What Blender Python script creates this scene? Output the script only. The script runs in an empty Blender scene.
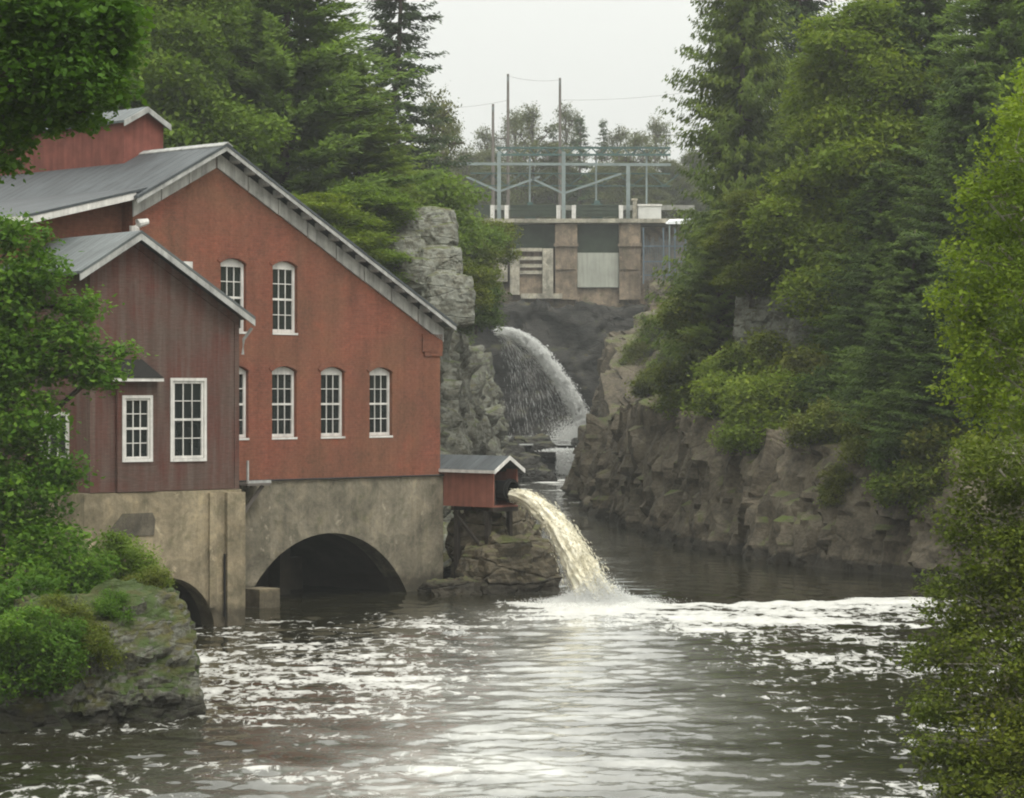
import bpy, bmesh, math, random
import numpy as np
from mathutils import Vector, Matrix, noise

R = math.radians
scene = bpy.context.scene
COL = scene.collection
F = 2417.0            # focal length in pixels
HOR = 395.0           # row of the horizon
EYE = 7.0             # camera height above the river
rng = np.random.default_rng(7)
random.seed(7)


def W(px, py, d):
    """a point of the photo at distance d -> world"""
    return Vector(((px - 512) / F * d, d, EYE - (py - HOR) / F * d))


def X(px, d):
    return (px - 512) / F * d


# ------------------------------------------------------------------ tagging
def tag(o, label=None, cat=None, group=None, kind=None):
    if label: o['label'] = label
    if cat: o['category'] = cat
    if group: o['group'] = group
    if kind: o['kind'] = kind
    return o


def empty(name, loc=(0, 0, 0), rz=0.0):
    o = bpy.data.objects.new(name, None)
    o.empty_display_size = .3
    COL.objects.link(o)
    o.location = loc
    o.rotation_euler = (0, 0, rz)
    return o


def link(name, me, mats, parent=None):
    o = bpy.data.objects.new(name, me)
    COL.objects.link(o)
    for m in (mats if isinstance(mats, (list, tuple)) else [mats]):
        if m.name not in [x.name for x in me.materials if x]:
            me.materials.append(m)
    if parent is not None:
        o.parent = parent
    return o


# ------------------------------------------------------------------ mesh builder
class MB:
    def __init__(self):
        self.v, self.f = [], []

    def add(self, vs, fs):
        n = len(self.v)
        self.v += [tuple(p) for p in vs]
        self.f += [tuple(i + n for i in f) for f in fs]
        return self

    def box(self, x0, x1, y0, y1, z0, z1):
        return self.add([(x0, y0, z0), (x1, y0, z0), (x1, y1, z0), (x0, y1, z0),
                         (x0, y0, z1), (x1, y0, z1), (x1, y1, z1), (x0, y1, z1)],
                        [(0, 3, 2, 1), (4, 5, 6, 7), (0, 1, 5, 4), (1, 2, 6, 5), (2, 3, 7, 6), (3, 0, 4, 7)])

    def hexa(self, p):   # 8 points bottom ring then top ring
        return self.add(p, [(0, 3, 2, 1), (4, 5, 6, 7), (0, 1, 5, 4), (1, 2, 6, 5), (2, 3, 7, 6), (3, 0, 4, 7)])

    def bar(self, a, b, w, h=None):
        a, b = Vector(a), Vector(b)
        h = h or w
        d = (b - a).normalized()
        up = Vector((0, 0, 1)) if abs(d.z) < .9 else Vector((0, 1, 0))
        s = d.cross(up).normalized() * w / 2
        u = s.cross(d).normalized() * h / 2
        return self.hexa([a - s - u, a + s - u, b + s - u, b - s - u, a - s + u, a + s + u, b + s + u, b - s + u])

    def prism(self, poly, y0, y1):   # poly in (x,z), extruded along y
        n = len(poly)
        vs = [(x, y0, z) for x, z in poly] + [(x, y1, z) for x, z in poly]
        fs = [tuple(range(n)), tuple(range(2 * n - 1, n - 1, -1))]
        fs += [(i, i + n, (i + 1) % n + n, (i + 1) % n) for i in range(n)]
        return self.add(vs, fs)

    def tube(self, pts, rad, sides=7, cap=True):
        pts = [Vector(p) for p in pts]
        base = len(self.v)
        for i, p in enumerate(pts):
            d = (pts[min(i + 1, len(pts) - 1)] - pts[max(i - 1, 0)])
            d = d.normalized() if d.length > 1e-9 else Vector((0, 0, 1))
            up = Vector((0, 0, 1)) if abs(d.z) < .95 else Vector((1, 0, 0))
            s = d.cross(up).normalized()
            u = s.cross(d).normalized()
            r = rad[i] if hasattr(rad, '__len__') else rad
            for k in range(sides):
                t = 2 * math.pi * k / sides
                self.v.append(tuple(p + s * (r * math.cos(t)) + u * (r * math.sin(t))))
        for i in range(len(pts) - 1):
            for k in range(sides):
                k2 = (k + 1) % sides
                self.f.append((base + i * sides + k, base + i * sides + k2, base + (i + 1) * sides + k2, base + (i + 1) * sides + k))
        if cap:
            self.f.append(tuple(base + k for k in range(sides))[::-1])
            self.f.append(tuple(base + (len(pts) - 1) * sides + k for k in range(sides)))
        return self

    def mesh(self, name, smooth=False):
        me = bpy.data.meshes.new(name)
        me.from_pydata(self.v, [], self.f)
        bm = bmesh.new()
        bm.from_mesh(me)
        bmesh.ops.recalc_face_normals(bm, faces=bm.faces)
        bm.to_mesh(me)
        bm.free()
        if smooth:
            me.shade_smooth()
        return me

    def build(self, name, mat, parent=None, smooth=False):
        return link(name, self.mesh(name, smooth), mat, parent)


def panel(outer, holes, reveal, y=0.0):
    """wall panel in the x,z plane with holes; returns verts, faces incl. reveals"""
    bm = bmesh.new()
    loops = []
    for loop in [outer] + holes:
        vs = [bm.verts.new((x, y, z)) for x, z in loop]
        for i in range(len(vs)):
            bm.edges.new((vs[i], vs[(i + 1) % len(vs)]))
        loops.append(vs)
    bmesh.ops.triangle_fill(bm, use_beauty=True, use_dissolve=False, edges=list(bm.edges), normal=(0, -1, 0))

    def inside(p, poly):
        c = False
        for i in range(len(poly)):
            (x1, z1), (x2, z2) = poly[i], poly[i - 1]
            if (z1 > p[1]) != (z2 > p[1]) and p[0] < (x2 - x1) * (p[1] - z1) / (z2 - z1) + x1:
                c = not c
        return c
    for f in list(bm.faces):
        c = f.calc_center_median()
        if any(inside((c.x, c.z), h) for h in holes) or not inside((c.x, c.z), outer):
            bm.faces.remove(f)
    for vs in loops[1:]:
        back = [bm.verts.new((v.co.x, y + reveal, v.co.z)) for v in vs]
        for i in range(len(vs)):
            j = (i + 1) % len(vs)
            bm.faces.new((vs[i], vs[j], back[j], back[i]))
    bm.verts.index_update()
    V = [tuple(v.co) for v in bm.verts]
    FF = [tuple(v.index for v in f.verts) for f in bm.faces]
    bm.free()
    return V, FF


# ------------------------------------------------------------------ materials
class NT:
    def __init__(self, name):
        self.m = bpy.data.materials.new(name)
        self.m.use_nodes = True
        self.t = self.m.node_tree
        self.n = self.t.nodes
        self.n.clear()
        self.out = self.n.new('ShaderNodeOutputMaterial')

    def new(self, typ, **kw):
        nd = self.n.new(typ)
        for k, v in kw.items():
            if k.startswith('i_'):
                self.put(nd.inputs[k[2:].replace('_', ' ')], v)
            else:
                setattr(nd, k, v)
        return nd

    def put(self, sock, v):
        if isinstance(v, bpy.types.NodeSocket):
            self.t.links.new(v, sock)
        else:
            if sock.type == 'RGBA' and len(v) == 3:
                v = (*v, 1)
            sock.default_value = v

    def coord(self, kind='Object', scale=(1, 1, 1), rot=(0, 0, 0), loc=(0, 0, 0)):
        if kind == 'World':
            src = self.new('ShaderNodeNewGeometry').outputs['Position']
        else:
            src = self.new('ShaderNodeTexCoord').outputs[kind]
        mp = self.new('ShaderNodeMapping')
        self.put(mp.inputs['Vector'], src)
        mp.inputs['Scale'].default_value = scale
        mp.inputs['Rotation'].default_value = rot
        mp.inputs['Location'].default_value = loc
        return mp.outputs[0]

    def noise(self, vec, scale, detail=4, rough=.55, dist=0.0):
        nd = self.new('ShaderNodeTexNoise')
        self.put(nd.inputs['Vector'], vec)
        nd.inputs['Scale'].default_value = scale
        nd.inputs['Detail'].default_value = detail
        nd.inputs['Roughness'].default_value = rough
        nd.inputs['Distortion'].default_value = dist
        return nd.outputs['Fac']

    def ramp(self, fac, stops):
        nd = self.new('ShaderNodeValToRGB')
        self.put(nd.inputs[0], fac)
        e = nd.color_ramp.elements
        while len(e) < len(stops):
            e.new(.5)
        for el, (p, c) in zip(e, stops):
            el.position = p
            el.color = (*c, 1) if hasattr(c, '__len__') else (c, c, c, 1)
        return nd.outputs[0]

    def mix(self, fac, a, b, mode='MIX'):
        nd = self.new('ShaderNodeMix', data_type='RGBA', blend_type=mode)
        self.put(nd.inputs[0], fac)
        self.put(nd.inputs[6], a)
        self.put(nd.inputs[7], b)
        return nd.outputs[2]

    def math(self, op, a, b=0.0, clamp=False):
        nd = self.new('ShaderNodeMath', operation=op, use_clamp=clamp)
        self.put(nd.inputs[0], a)
        self.put(nd.inputs[1], b)
        return nd.outputs[0]

    def bump(self, h, strength=.5, dist=.05, normal=None):
        nd = self.new('ShaderNodeBump')
        nd.inputs['Strength'].default_value = strength
        nd.inputs['Distance'].default_value = dist
        self.put(nd.inputs['Height'], h)
        if normal is not None:
            self.put(nd.inputs['Normal'], normal)
        return nd.outputs[0]

    def finish(self, color, rough=.8, normal=None, spec=.3, metal=0.0, **kw):
        p = self.new('ShaderNodeBsdfPrincipled')
        self.put(p.inputs['Base Color'], color)
        self.put(p.inputs['Roughness'], rough)
        p.inputs['Specular IOR Level'].default_value = spec
        p.inputs['Metallic'].default_value = metal
        for k, v in kw.items():
            self.put(p.inputs[k.replace('_', ' ')], v)
        if normal is not None:
            self.put(p.inputs['Normal'], normal)
        self.t.links.new(p.outputs[0], self.out.inputs[0])
        return self.m

    def normal_z(self):
        g = self.new('ShaderNodeNewGeometry')
        s = self.new('ShaderNodeSeparateXYZ')
        self.put(s.inputs[0], g.outputs['True Normal'])
        return s.outputs[2]


def mat_rock(name, c1, c2, c3, moss=(.045, .06, .015), moss_lo=.45, moss_hi=.8, lichen=.0, scale=1.0, wet=True, moss_noise=.35, cracks=1.0, strata=2.2):
    T = NT(name)
    v = T.coord('World', (scale,) * 3)
    vs = T.coord('World', (scale * .6, scale * .6, scale * strata), rot=(R(14), R(-22), 0))
    n1 = T.noise(v, .35, 8, .65, .4)
    n2 = T.noise(vs, 1.4, 6, .65, .6)
    n3 = T.noise(v, 6.0, 4, .6)
    col = T.mix(T.ramp(n1, [(.35, 0.), (.65, 1.)]), c1, c2)
    col = T.mix(T.ramp(n2, [(.42, 0.), (.62, .8)]), col, c3)
    col = T.mix(.5, col, T.ramp(n3, [(.3, .35), (.7, 1.6)]), 'MULTIPLY')
    # cracks
    vo = T.new('ShaderNodeTexVoronoi', feature='DISTANCE_TO_EDGE')
    wv = T.mix(.25, vs, T.new('ShaderNodeTexNoise', i_Vector=vs, i_Scale=1.2).outputs['Color'], 'ADD')
    T.put(vo.inputs['Vector'], wv)
    vo.inputs['Scale'].default_value = .5
    crack = T.ramp(vo.outputs['Distance'], [(.0, .35), (.035, 1.)])
    col = T.mix(T.ramp(n1, [(.4, .15 * cracks), (.6, .7 * cracks)]), col, crack, 'MULTIPLY')
    if lichen:
        ln = T.ramp(T.noise(v, 2.6, 6, .7, .3), [(.5 - lichen * .12, 0.), (.62 - lichen * .12, 1.)])
        col = T.mix(T.math('MULTIPLY', ln, min(1, lichen)), col, (.27, .28, .24))
    # plants and moss wherever the rock lies flat enough to hold soil
    nz = T.normal_z()
    m = T.math('ADD', nz, T.math('MULTIPLY', T.math('SUBTRACT', T.noise(v, .9, 6, .65), .5), moss_noise * 4))
    m = T.ramp(m, [(moss_lo, 0.), (moss_hi, 1.)])
    mc = T.mix(T.noise(v, 3.0, 5, .6), moss, tuple(x * 1.9 for x in moss))
    mc = T.mix(T.ramp(T.noise(v, .7, 3), [(.45, 0.), (.65, .7)]), mc, (.09, .07, .03))
    col = T.mix(m, col, mc)
    h = T.math('ADD', T.math('MULTIPLY', n2, .7), T.math('ADD', T.math('MULTIPLY', n3, .25), T.math('MULTIPLY', crack, .5 * cracks)))
    nrm = T.bump(h, .9, .22)
    if wet:
        sp = T.new('ShaderNodeSeparateXYZ')
        T.put(sp.inputs[0], T.coord('World'))
        z = T.math('ADD', sp.outputs[2], T.math('MULTIPLY', T.noise(v, .8, 4), -.8))
        col = T.mix(T.ramp(z, [(.0, .75), (.12, 0.)]), col, (.02, .018, .014))
    return T.finish(col, .85, nrm, .25)


def mat_leaf(name, ca, cb, cc=None, trans=.3, clump=.35, seedoff=0.0):
    T = NT(name)
    g = T.new('ShaderNodeNewGeometry')
    rnd = g.outputs['Random Per Island']
    v = T.coord('World', loc=(seedoff, 0, 0))
    col = T.mix(rnd, ca, cb)
    nz = T.ramp(T.noise(v, clump, 3, .6), [(.38, 0.), (.62, 1.)])
    col = T.mix(T.math('MULTIPLY', nz, .75), col, cc or tuple(x * .55 for x in ca))
    d = T.new('ShaderNodeBsdfPrincipled')
    T.put(d.inputs['Base Color'], col)
    d.inputs['Roughness'].default_value = .6
    d.inputs['Specular IOR Level'].default_value = .1
    tr = T.new('ShaderNodeBsdfTranslucent')
    T.put(tr.inputs[0], T.mix(1.0, col, (1.15, 1.25, .6), 'MULTIPLY'))
    mx = T.new('ShaderNodeMixShader')
    mx.inputs[0].default_value = trans
    T.t.links.new(d.outputs[0], mx.inputs[1])
    T.t.links.new(tr.outputs[0], mx.inputs[2])
    T.t.links.new(mx.outputs[0], T.out.inputs[0])
    return T.m


def mat_plain(name, c, rough=.7, var=.35, scale=3.0, metal=0.0, spec=.3, streak=0.0, bump=.2):
    T = NT(name)
    v = T.coord('Object')
    n = T.noise(v, scale, 6, .65)
    col = T.mix(1.0, c, T.ramp(n, [(.25, 1 - var), (.75, 1 + var)]), 'MULTIPLY')
    if streak:
        sv = T.coord('Object', (2.2, 2.2, .16))
        s = T.ramp(T.noise(sv, 1.6, 6, .7), [(.42, 1.), (.68, 1 - streak)])
        col = T.mix(1.0, col, s, 'MULTIPLY')
    return T.finish(col, rough, T.bump(n, bump, .02), spec, metal)


def mat_brick():
    T = NT('weathered_red_brick')
    tc = T.new('ShaderNodeTexCoord').outputs['Object']
    s = T.new('ShaderNodeSeparateXYZ')
    T.put(s.inputs[0], tc)
    cx = T.new('ShaderNodeCombineXYZ')
    T.put(cx.inputs[0], T.math('ADD', s.outputs[0], s.outputs[1]))
    T.put(cx.inputs[1], s.outputs[2])
    br = T.new('ShaderNodeTexBrick')
    T.put(br.inputs['Vector'], cx.outputs[0])
    br.inputs['Scale'].default_value = 1.0
    br.inputs['Brick Width'].default_value = .22
    br.inputs['Row Height'].default_value = .075
    br.inputs['Mortar Size'].default_value = .008
    br.inputs['Color1'].default_value = (.235, .076, .048, 1)
    br.inputs['Color2'].default_value = (.175, .059, .04, 1)
    br.inputs['Mortar'].default_value = (.17, .085, .06, 1)
    v = T.coord('Object')
    big = T.noise(v, .28, 5, .6, .3)
    col = T.mix(T.ramp(big, [(.35, 0.), (.62, .8)]), br.outputs[0], (.16, .082, .05))
    # rain streaks running down
    sv = T.coord('Object', (1.5, 1.5, .13))
    st = T.ramp(T.noise(sv, 1.3, 7, .7, .2), [(.42, 1.05), (.72, .55)])
    col = T.mix(.5, col, st, 'MULTIPLY')
    # faded paint left in patches
    p = T.ramp(T.noise(v, .8, 8, .7), [(.56, 0.), (.68, .55)])
    col = T.mix(p, col, (.25, .075, .045))
    # pale mortar dust and efflorescence
    e = T.ramp(T.noise(v, 1.7, 8, .75), [(.66, 0.), (.76, .35)])
    col = T.mix(e, col, (.33, .2, .15))
    blot = T.noise(T.coord('Object', (1, 1, .8)), .55, 7, .68, .6)
    col = T.mix(1.0, col, T.ramp(blot, [(.34, (.8, .84, .86)), (.5, (1., 1., 1.)), (.66, (1.12, 1.06, 1.02))]), 'MULTIPLY')
    fine = T.noise(v, 9, 4, .7)
    col = T.mix(.5, col, T.ramp(fine, [(.3, .6), (.7, 1.4)]), 'MULTIPLY')
    h = T.math('ADD', T.math('MULTIPLY', br.outputs['Fac'], -.6), fine)
    return T.finish(col, .9, T.bump(h, .4, .015), .15)


def mat_siding():
    T = NT('weathered_board_siding')
    v = T.coord('Object')
    s = T.new('ShaderNodeSeparateXYZ')
    T.put(s.inputs[0], v)
    row = T.math('FRACT', T.math('MULTIPLY', s.outputs[2], 6.5))
    line = T.ramp(row, [(.0, .55), (.14, 1.)])
    big = T.noise(v, .5, 6, .65, .4)
    col = T.mix(T.ramp(big, [(.36, 0.), (.64, 1.)]), (.105, .036, .028), (.085, .056, .045))
    sv = T.coord('Object', (2.6, 2.6, .2))
    st = T.ramp(T.noise(sv, 1.2, 7, .7), [(.42, 0.), (.66, .8)])
    col = T.mix(st, col, (.13, .1, .082))
    col = T.mix(.5, col, line, 'MULTIPLY')
    fine = T.noise(T.coord('Object', (3, 3, 20)), 1.5, 4)
    col = T.mix(.45, col, T.ramp(fine, [(.3, .55), (.7, 1.4)]), 'MULTIPLY')
    return T.finish(col, .85, T.bump(row, .35, .02), .2)


def mat_concrete(name, c=(.2, .175, .13)):
    T = NT(name)
    v = T.coord('Object')
    big = T.noise(v, .5, 8, .65, .3)
    col = T.mix(T.ramp(big, [(.35, 0.), (.65, 1.)]), tuple(x * .62 for x in c), tuple(x * 1.15 for x in c))
    sv = T.coord('Object', (1.6, 1.6, .14))
    st = T.ramp(T.noise(sv, 1.5, 7, .72), [(.44, 1.1), (.7, .45)])
    col = T.mix(.5, col, st, 'MULTIPLY')
    bl = T.noise(v, 1.1, 8, .7, .8)
    col = T.mix(1.0, col, T.ramp(bl, [(.36, (.62, .64, .62)), (.52, (1., 1., 1.)), (.66, (1.25, 1.22, 1.15))]), 'MULTIPLY')
    # spalled pale patches
    sp = T.ramp(T.noise(v, 1.5, 6, .6, .5), [(.63, 0.), (.68, .6)])
    col = T.mix(sp, col, tuple(x * 1.7 for x in c))
    moss = T.ramp(T.noise(v, .9, 5, .7), [(.56, 0.), (.72, .6)])
    col = T.mix(moss, col, (.08, .085, .035))
    f = T.noise(v, 7, 5, .7)
    col = T.mix(.5, col, T.ramp(f, [(.3, .6), (.7, 1.35)]), 'MULTIPLY')
    z = T.math('ADD', s_z(T), T.math('MULTIPLY', T.noise(v, 1.0, 4), -1.0))
    col = T.mix(T.ramp(z, [(.0, .7), (.25, 0.)]), col, (.03, .027, .02))
    return T.finish(col, .9, T.bump(T.math('ADD', f, big), .5, .05), .2)


def s_z(T):
    s = T.new('ShaderNodeSeparateXYZ')
    T.put(s.inputs[0], T.coord('World'))
    return s.outputs[2]


def mat_roof(name, c, pitch=.45):
    T = NT(name)
    v = T.coord('Object')
    s = T.new('ShaderNodeSeparateXYZ')
    T.put(s.inputs[0], v)
    fr = T.math('FRACT', T.math('DIVIDE', s.outputs[1], pitch))
    rib = T.ramp(fr, [(.0, 1.), (.09, .0), (.91, .0), (1., 1.)])
    n = T.noise(T.coord('Object', (.35, 1.4, .35)), 1.6, 7, .7)
    col = T.mix(1.0, c, T.ramp(n, [(.3, .6), (.7, 1.4)]), 'MULTIPLY')
    rust = T.ramp(T.noise(v, .9, 6, .7), [(.62, 0.), (.75, .5)])
    col = T.mix(rust, col, (.09, .06, .045))
    return T.finish(col, .55, T.bump(rib, .8, .04), .35, .1)


M = {}
M['brick'] = mat_brick()
M['siding'] = mat_siding()
M['concrete'] = mat_concrete('stained_concrete', (.27, .225, .15))
M['dam_concrete'] = mat_concrete('brown_dam_concrete', (.21, .165, .12))
M['pale_concrete'] = mat_concrete('pale_dam_concrete', (.36, .335, .27))
M['grey_wall'] = mat_plain('grey_parapet_concrete', (.25, .25, .22), .9, .3, .4, streak=.3)
M['roof'] = mat_roof('grey_metal_roofing', (.058, .066, .07))
M['roof_light'] = mat_roof('ribbed_zinc_roofing', (.1, .112, .112), .3)
M['shingle'] = mat_plain('dark_shingles', (.014, .013, .011), .85, .5, 6)
M['white'] = mat_plain('weathered_white_paint', (.62, .6, .56), .6, .2, 3, streak=.3)
M['trim_grey'] = mat_plain('grey_weathered_trim', (.36, .36, .34), .7, .35, 2.5, streak=.4)
M['red_board'] = mat_plain('red_painted_boards', (.19, .062, .045), .8, .3, 2.0, streak=.35)
M['pink_board'] = mat_plain('faded_red_boards', (.26, .1, .07), .8, .25, 2.0, streak=.3)
M['black'] = mat_plain('black_tarred_iron', (.012, .012, .011), .5, .3, 5)
M['timber'] = mat_plain('dark_wet_timber', (.03, .024, .018), .8, .4, 5)
M['steel'] = mat_plain('grey_galvanised_steel', (.2, .24, .235), .55, .25, 1.0, metal=.3)
M['green_steel'] = mat_plain('dull_green_steel', (.05, .1, .09), .6, .3, 1.0)
M['dark_green'] = mat_plain('dark_green_panel', (.035, .05, .032), .7, .4, .8)
M['bluegrey'] = mat_plain('blue_grey_steel', (.1, .14, .17), .6, .3, 1.0)
M['pole'] = mat_plain('grey_wood_pole', (.13, .115, .1), .9, .3, 2.0)
M['gatepale'] = mat_plain('pale_steel_gate', (.33, .34, .29), .7, .2, .5, streak=.25)
T = NT('dark_window_glass')
M['glass'] = T.finish(T.mix(T.noise(T.coord('Object'), 1.3, 3), (.006, .008, .008), (.02, .026, .026)), .08,
                      T.bump(T.noise(T.coord('Object'), 2.2, 2), .12, .05), .5)
M['bark'] = mat_plain('grey_brown_bark', (.075, .06, .045), .95, .5, 4, bump=.6)
M['bark_pale'] = mat_plain('pale_birch_bark', (.36, .33, .28), .8, .4, 5, bump=.3)
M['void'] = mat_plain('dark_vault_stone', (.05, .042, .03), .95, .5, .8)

M['rock_right'] = mat_rock('grey_brown_ledge_rock', (.1, .083, .057), (.15, .127, .09), (.05, .042, .031), moss=(.05, .065, .014), moss_lo=.72, moss_hi=1.1, cracks=.5, strata=.8)
M['rock_left'] = mat_rock('grey_green_ledge_rock', (.12, .117, .086), (.19, .185, .145), (.062, .058, .043), moss=(.05, .062, .018), moss_lo=.6, moss_hi=1.0, lichen=.6, cracks=.6)
M['rock_dark'] = mat_rock('dark_wet_gorge_rock', (.034, .032, .028), (.058, .053, .045), (.02, .019, .017), moss=(.03, .034, .014), moss_lo=.8, moss_hi=1.2)
M['rock_brown'] = mat_rock('brown_mossy_ledge_rock', (.09, .075, .048), (.15, .125, .085), (.045, .04, .03), moss=(.055, .065, .02), moss_lo=.6, moss_hi=1.0)
M['rock_lichen'] = mat_rock('lichen_covered_rock', (.09, .085, .06), (.15, .145, .11), (.045, .04, .027), moss=(.03, .045, .011), moss_lo=-.2, moss_hi=.5, lichen=.45, scale=1.7, moss_noise=.5, cracks=.35)
M['soil'] = mat_rock('leafy_bank_soil', (.05, .045, .025), (.06, .055, .03), (.035, .03, .018), moss=(.035, .05, .013), moss_lo=.1, moss_hi=.5, wet=False)

# leaf colours
M['maple'] = mat_leaf('maple_leaves', (.06, .14, .014), (.145, .24, .027), (.048, .11, .012), .38)
M['bright'] = mat_leaf('yellow_green_leaves', (.155, .225, .02), (.25, .31, .036), (.115, .175, .019), .42)
M['lime'] = mat_leaf('yellowing_broad_leaves', (.14, .195, .02), (.22, .265, .032), (.1, .15, .017), .4)
M['olive'] = mat_leaf('olive_leaves', (.1, .13, .014), (.175, .19, .024), (.065, .095, .012), .32)
M['beech'] = mat_leaf('mid_green_leaves', (.12, .19, .026), (.19, .26, .038), (.085, .14, .02), .4)
M['cedar'] = mat_leaf('dark_cedar_sprays', (.06, .102, .017), (.11, .158, .025), (.036, .066, .013), .26)
M['cedar_light'] = mat_leaf('light_cedar_sprays', (.1, .148, .02), (.155, .2, .03), (.066, .104, .016), .3)
M['spruce'] = mat_leaf('dark_spruce_needles', (.04, .07, .022), (.07, .105, .032), (.028, .048, .016), .16)
M['pine'] = mat_leaf('soft_pine_needles', (.15, .225, .055), (.215, .29, .075), (.105, .165, .04), .4)
M['larch'] = mat_leaf('light_green_needles', (.17, .235, .034), (.235, .295, .046), (.12, .175, .026), .4)
M['faded'] = mat_leaf('thin_yellowing_leaves', (.1, .115, .035), (.15, .155, .055), (.055, .07, .022), .25)
M['hazel'] = mat_leaf('shrub_leaves', (.09, .13, .016), (.15, .185, .025), (.11, .105, .022), .32)

# ------------------------------------------------------------------ rock displacement
def cellv(p):
    return noise.cell(p) * 2 - 1


STR = Matrix.Rotation(R(20), 3, 'Y') @ Matrix.Rotation(R(12), 3, 'X')


def facet(q):
    """tilted flat facets, one per Voronoi cell: fractured rock"""
    c = noise.voronoi(q)[1][0]
    h = [math.sin(c.x * 127.1 + c.y * 311.7 + c.z * 74.7 + k * 19.19) * 43758.5453 for k in range(4)]
    h = [(x - math.floor(x)) * 2 - 1 for x in h]
    e = q - c
    return h[0] * .55 + (e.x * h[1] + e.y * h[2] + e.z * h[3]) * .75


def joint_disp(p, s=1.0):
    """steep angular faces broken by leaning joints"""
    q = Matrix.Rotation(R(-30), 3, 'Y') @ (Matrix.Rotation(R(15), 3, 'X') @ p)
    q = q + noise.noise_vector(q * .25) * .5
    f1 = facet(Vector((q.x * .26, q.y * .26, q.z * .2)) / s)
    f2 = facet(Vector((q.x * .7 + 5, q.y * .7, q.z * .5)) / s)
    f3 = facet(Vector((q.x * 1.7 + 9, q.y * 1.7, q.z * 1.3)) / s)
    fi = noise.fractal(p * 1.6, .7, 2.1, 4)
    return f1 * .85 + f2 * .5 + f3 * .22 + fi * .07


def rock_disp(p, s=1.0):
    """blocky, stratified displacement, about -1..1"""
    q = STR @ p
    w = noise.noise_vector(q * (.35 / s)) * (.9 * s)
    a = q + w
    b1 = cellv(Vector((a.x * .30, a.y * .30, a.z * .75)) / s)
    b2 = cellv(Vector((a.x * .9 + 7, a.y * .9, a.z * 2.0)) / s)
    fr = noise.fractal(p * (.5 / s), .9, 2.1, 5)
    fi = noise.fractal(p * (2.4 / s), .8, 2.1, 4)
    f1 = facet(Vector((a.x * .55, a.y * .55, a.z * .8)) / s)
    f2 = facet(Vector((a.x * 1.5 + 3, a.y * 1.5, a.z * 2.0)) / s)
    return b1 * .25 + b2 * .08 + f1 * .45 + f2 * .22 + fr * .4 + fi * .1


def resample(pts, ds):
    pts = [np.array(p, float) for p in pts]
    out = [pts[0]]
    for a, b in zip(pts[:-1], pts[1:]):
        n = max(1, int(np.linalg.norm((b - a)[:2]) / (ds if not callable(ds) else ds(a))))
        for i in range(1, n + 1):
            out.append(a + (b - a) * i / n)
    return np.array(out)


def loft(name, path, prof, far_n, mat, ds=.4, amp=1.0, scale=1.0, dz=.35, blend=12.0, z_amp=.6, disp=None, sharp=0):
    """path: (x, y, height[, base]); prof: (offset, k, add): z = base + k*h + add; far_n: direction the bank recedes in"""
    path = [tuple(p) + ((0.,) if len(p) == 3 else ()) for p in path]
    P = resample(path, ds)
    k = 9
    pad = np.pad(P, ((k, k), (0, 0)), mode='edge')
    S = np.array([pad[i:i + 2 * k + 1].mean(0) for i in range(len(P))])
    S[0], S[-1] = P[0], P[-1]
    P = S
    tan = np.gradient(P[:, :2], axis=0)
    nr = np.stack([-tan[:, 1], tan[:, 0]], 1)
    nr /= np.linalg.norm(nr, axis=1)[:, None] + 1e-9
    fn = np.array(far_n, float)
    fn /= np.linalg.norm(fn)
    sgn = 1 if (nr @ fn).mean() > 0 else -1
    nr *= sgn
    pr = [np.array(prof[0], float)]
    for a, b in zip(prof[:-1], prof[1:]):
        a, b = np.array(a, float), np.array(b, float)
        hm = np.median(P[:, 2])
        L = math.hypot(b[0] - a[0], (b[1] - a[1]) * hm + b[2] - a[2])
        step = dz if b[0] < 14 else (1.2 if b[0] < 45 else 8.0)
        n = max(1, int(L / step))
        for i in range(1, n + 1):
            pr.append(a + (b - a) * i / n)
    nP, nR = len(P), len(pr)
    V = []
    for i in range(nP):
        x, y, h, bz = P[i]
        for o, kk, ad in pr:
            t = min(1., o / blend)
            n = nr[i] * (1 - t) + fn * t
            n = n / (np.linalg.norm(n) + 1e-9)
            p = Vector((x + n[0] * o, y + n[1] * o, bz + kk * h + ad))
            d = (disp or rock_disp)(p, scale) * amp
            fade = 1.0 if o < 6 else max(.35, 1 - (o - 6) / 12)
            p.x -= n[0] * d * fade * (1 if o < 10 else .3)
            p.y -= n[1] * d * fade * (1 if o < 10 else .3)
            if o > .9:
                p.z += d * z_amp * fade
            V.append(tuple(p))
    idx = np.arange(nP * nR).reshape(nP, nR)
    q = np.stack([idx[:-1, :-1], idx[1:, :-1], idx[1:, 1:], idx[:-1, 1:]], -1).reshape(-1, 4)
    if sgn > 0:
        q = q[:, ::-1]
    me = bpy.data.meshes.new(name)
    me.from_pydata(V, [], q.tolist())
    me.shade_smooth()
    if sharp:
        me.set_sharp_from_angle(angle=R(sharp))
    return link(name, me, mat)


def boulder(name, loc, size, mat, seed=0, amp=.28, sub=5, rz=0.0, parent=None, ds=.3, sq=.35):
    bm = bmesh.new()
    bmesh.ops.create_icosphere(bm, subdivisions=sub, radius=1)
    off = Vector((seed * 13.7, seed * 5.1, seed * 9.3))
    big = max(size)
    for v in bm.verts:
        p = v.co.copy()
        # squarish block
        m = max(abs(p.x), abs(p.y), abs(p.z))
        p = p.lerp(p / m * .85, sq)
        q = Vector((p.x * size[0], p.y * size[1], p.z * size[2]))
        d = rock_disp(q + off, max(.35, big * ds)) * amp
        v.co = q + q.normalized() * d * big * .55
    me = bpy.data.meshes.new(name)
    bm.to_mesh(me)
    bm.free()
    o = link(name, me, mat, parent)
    o.location = loc
    o.rotation_euler = (0, 0, rz)
    return o


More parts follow.
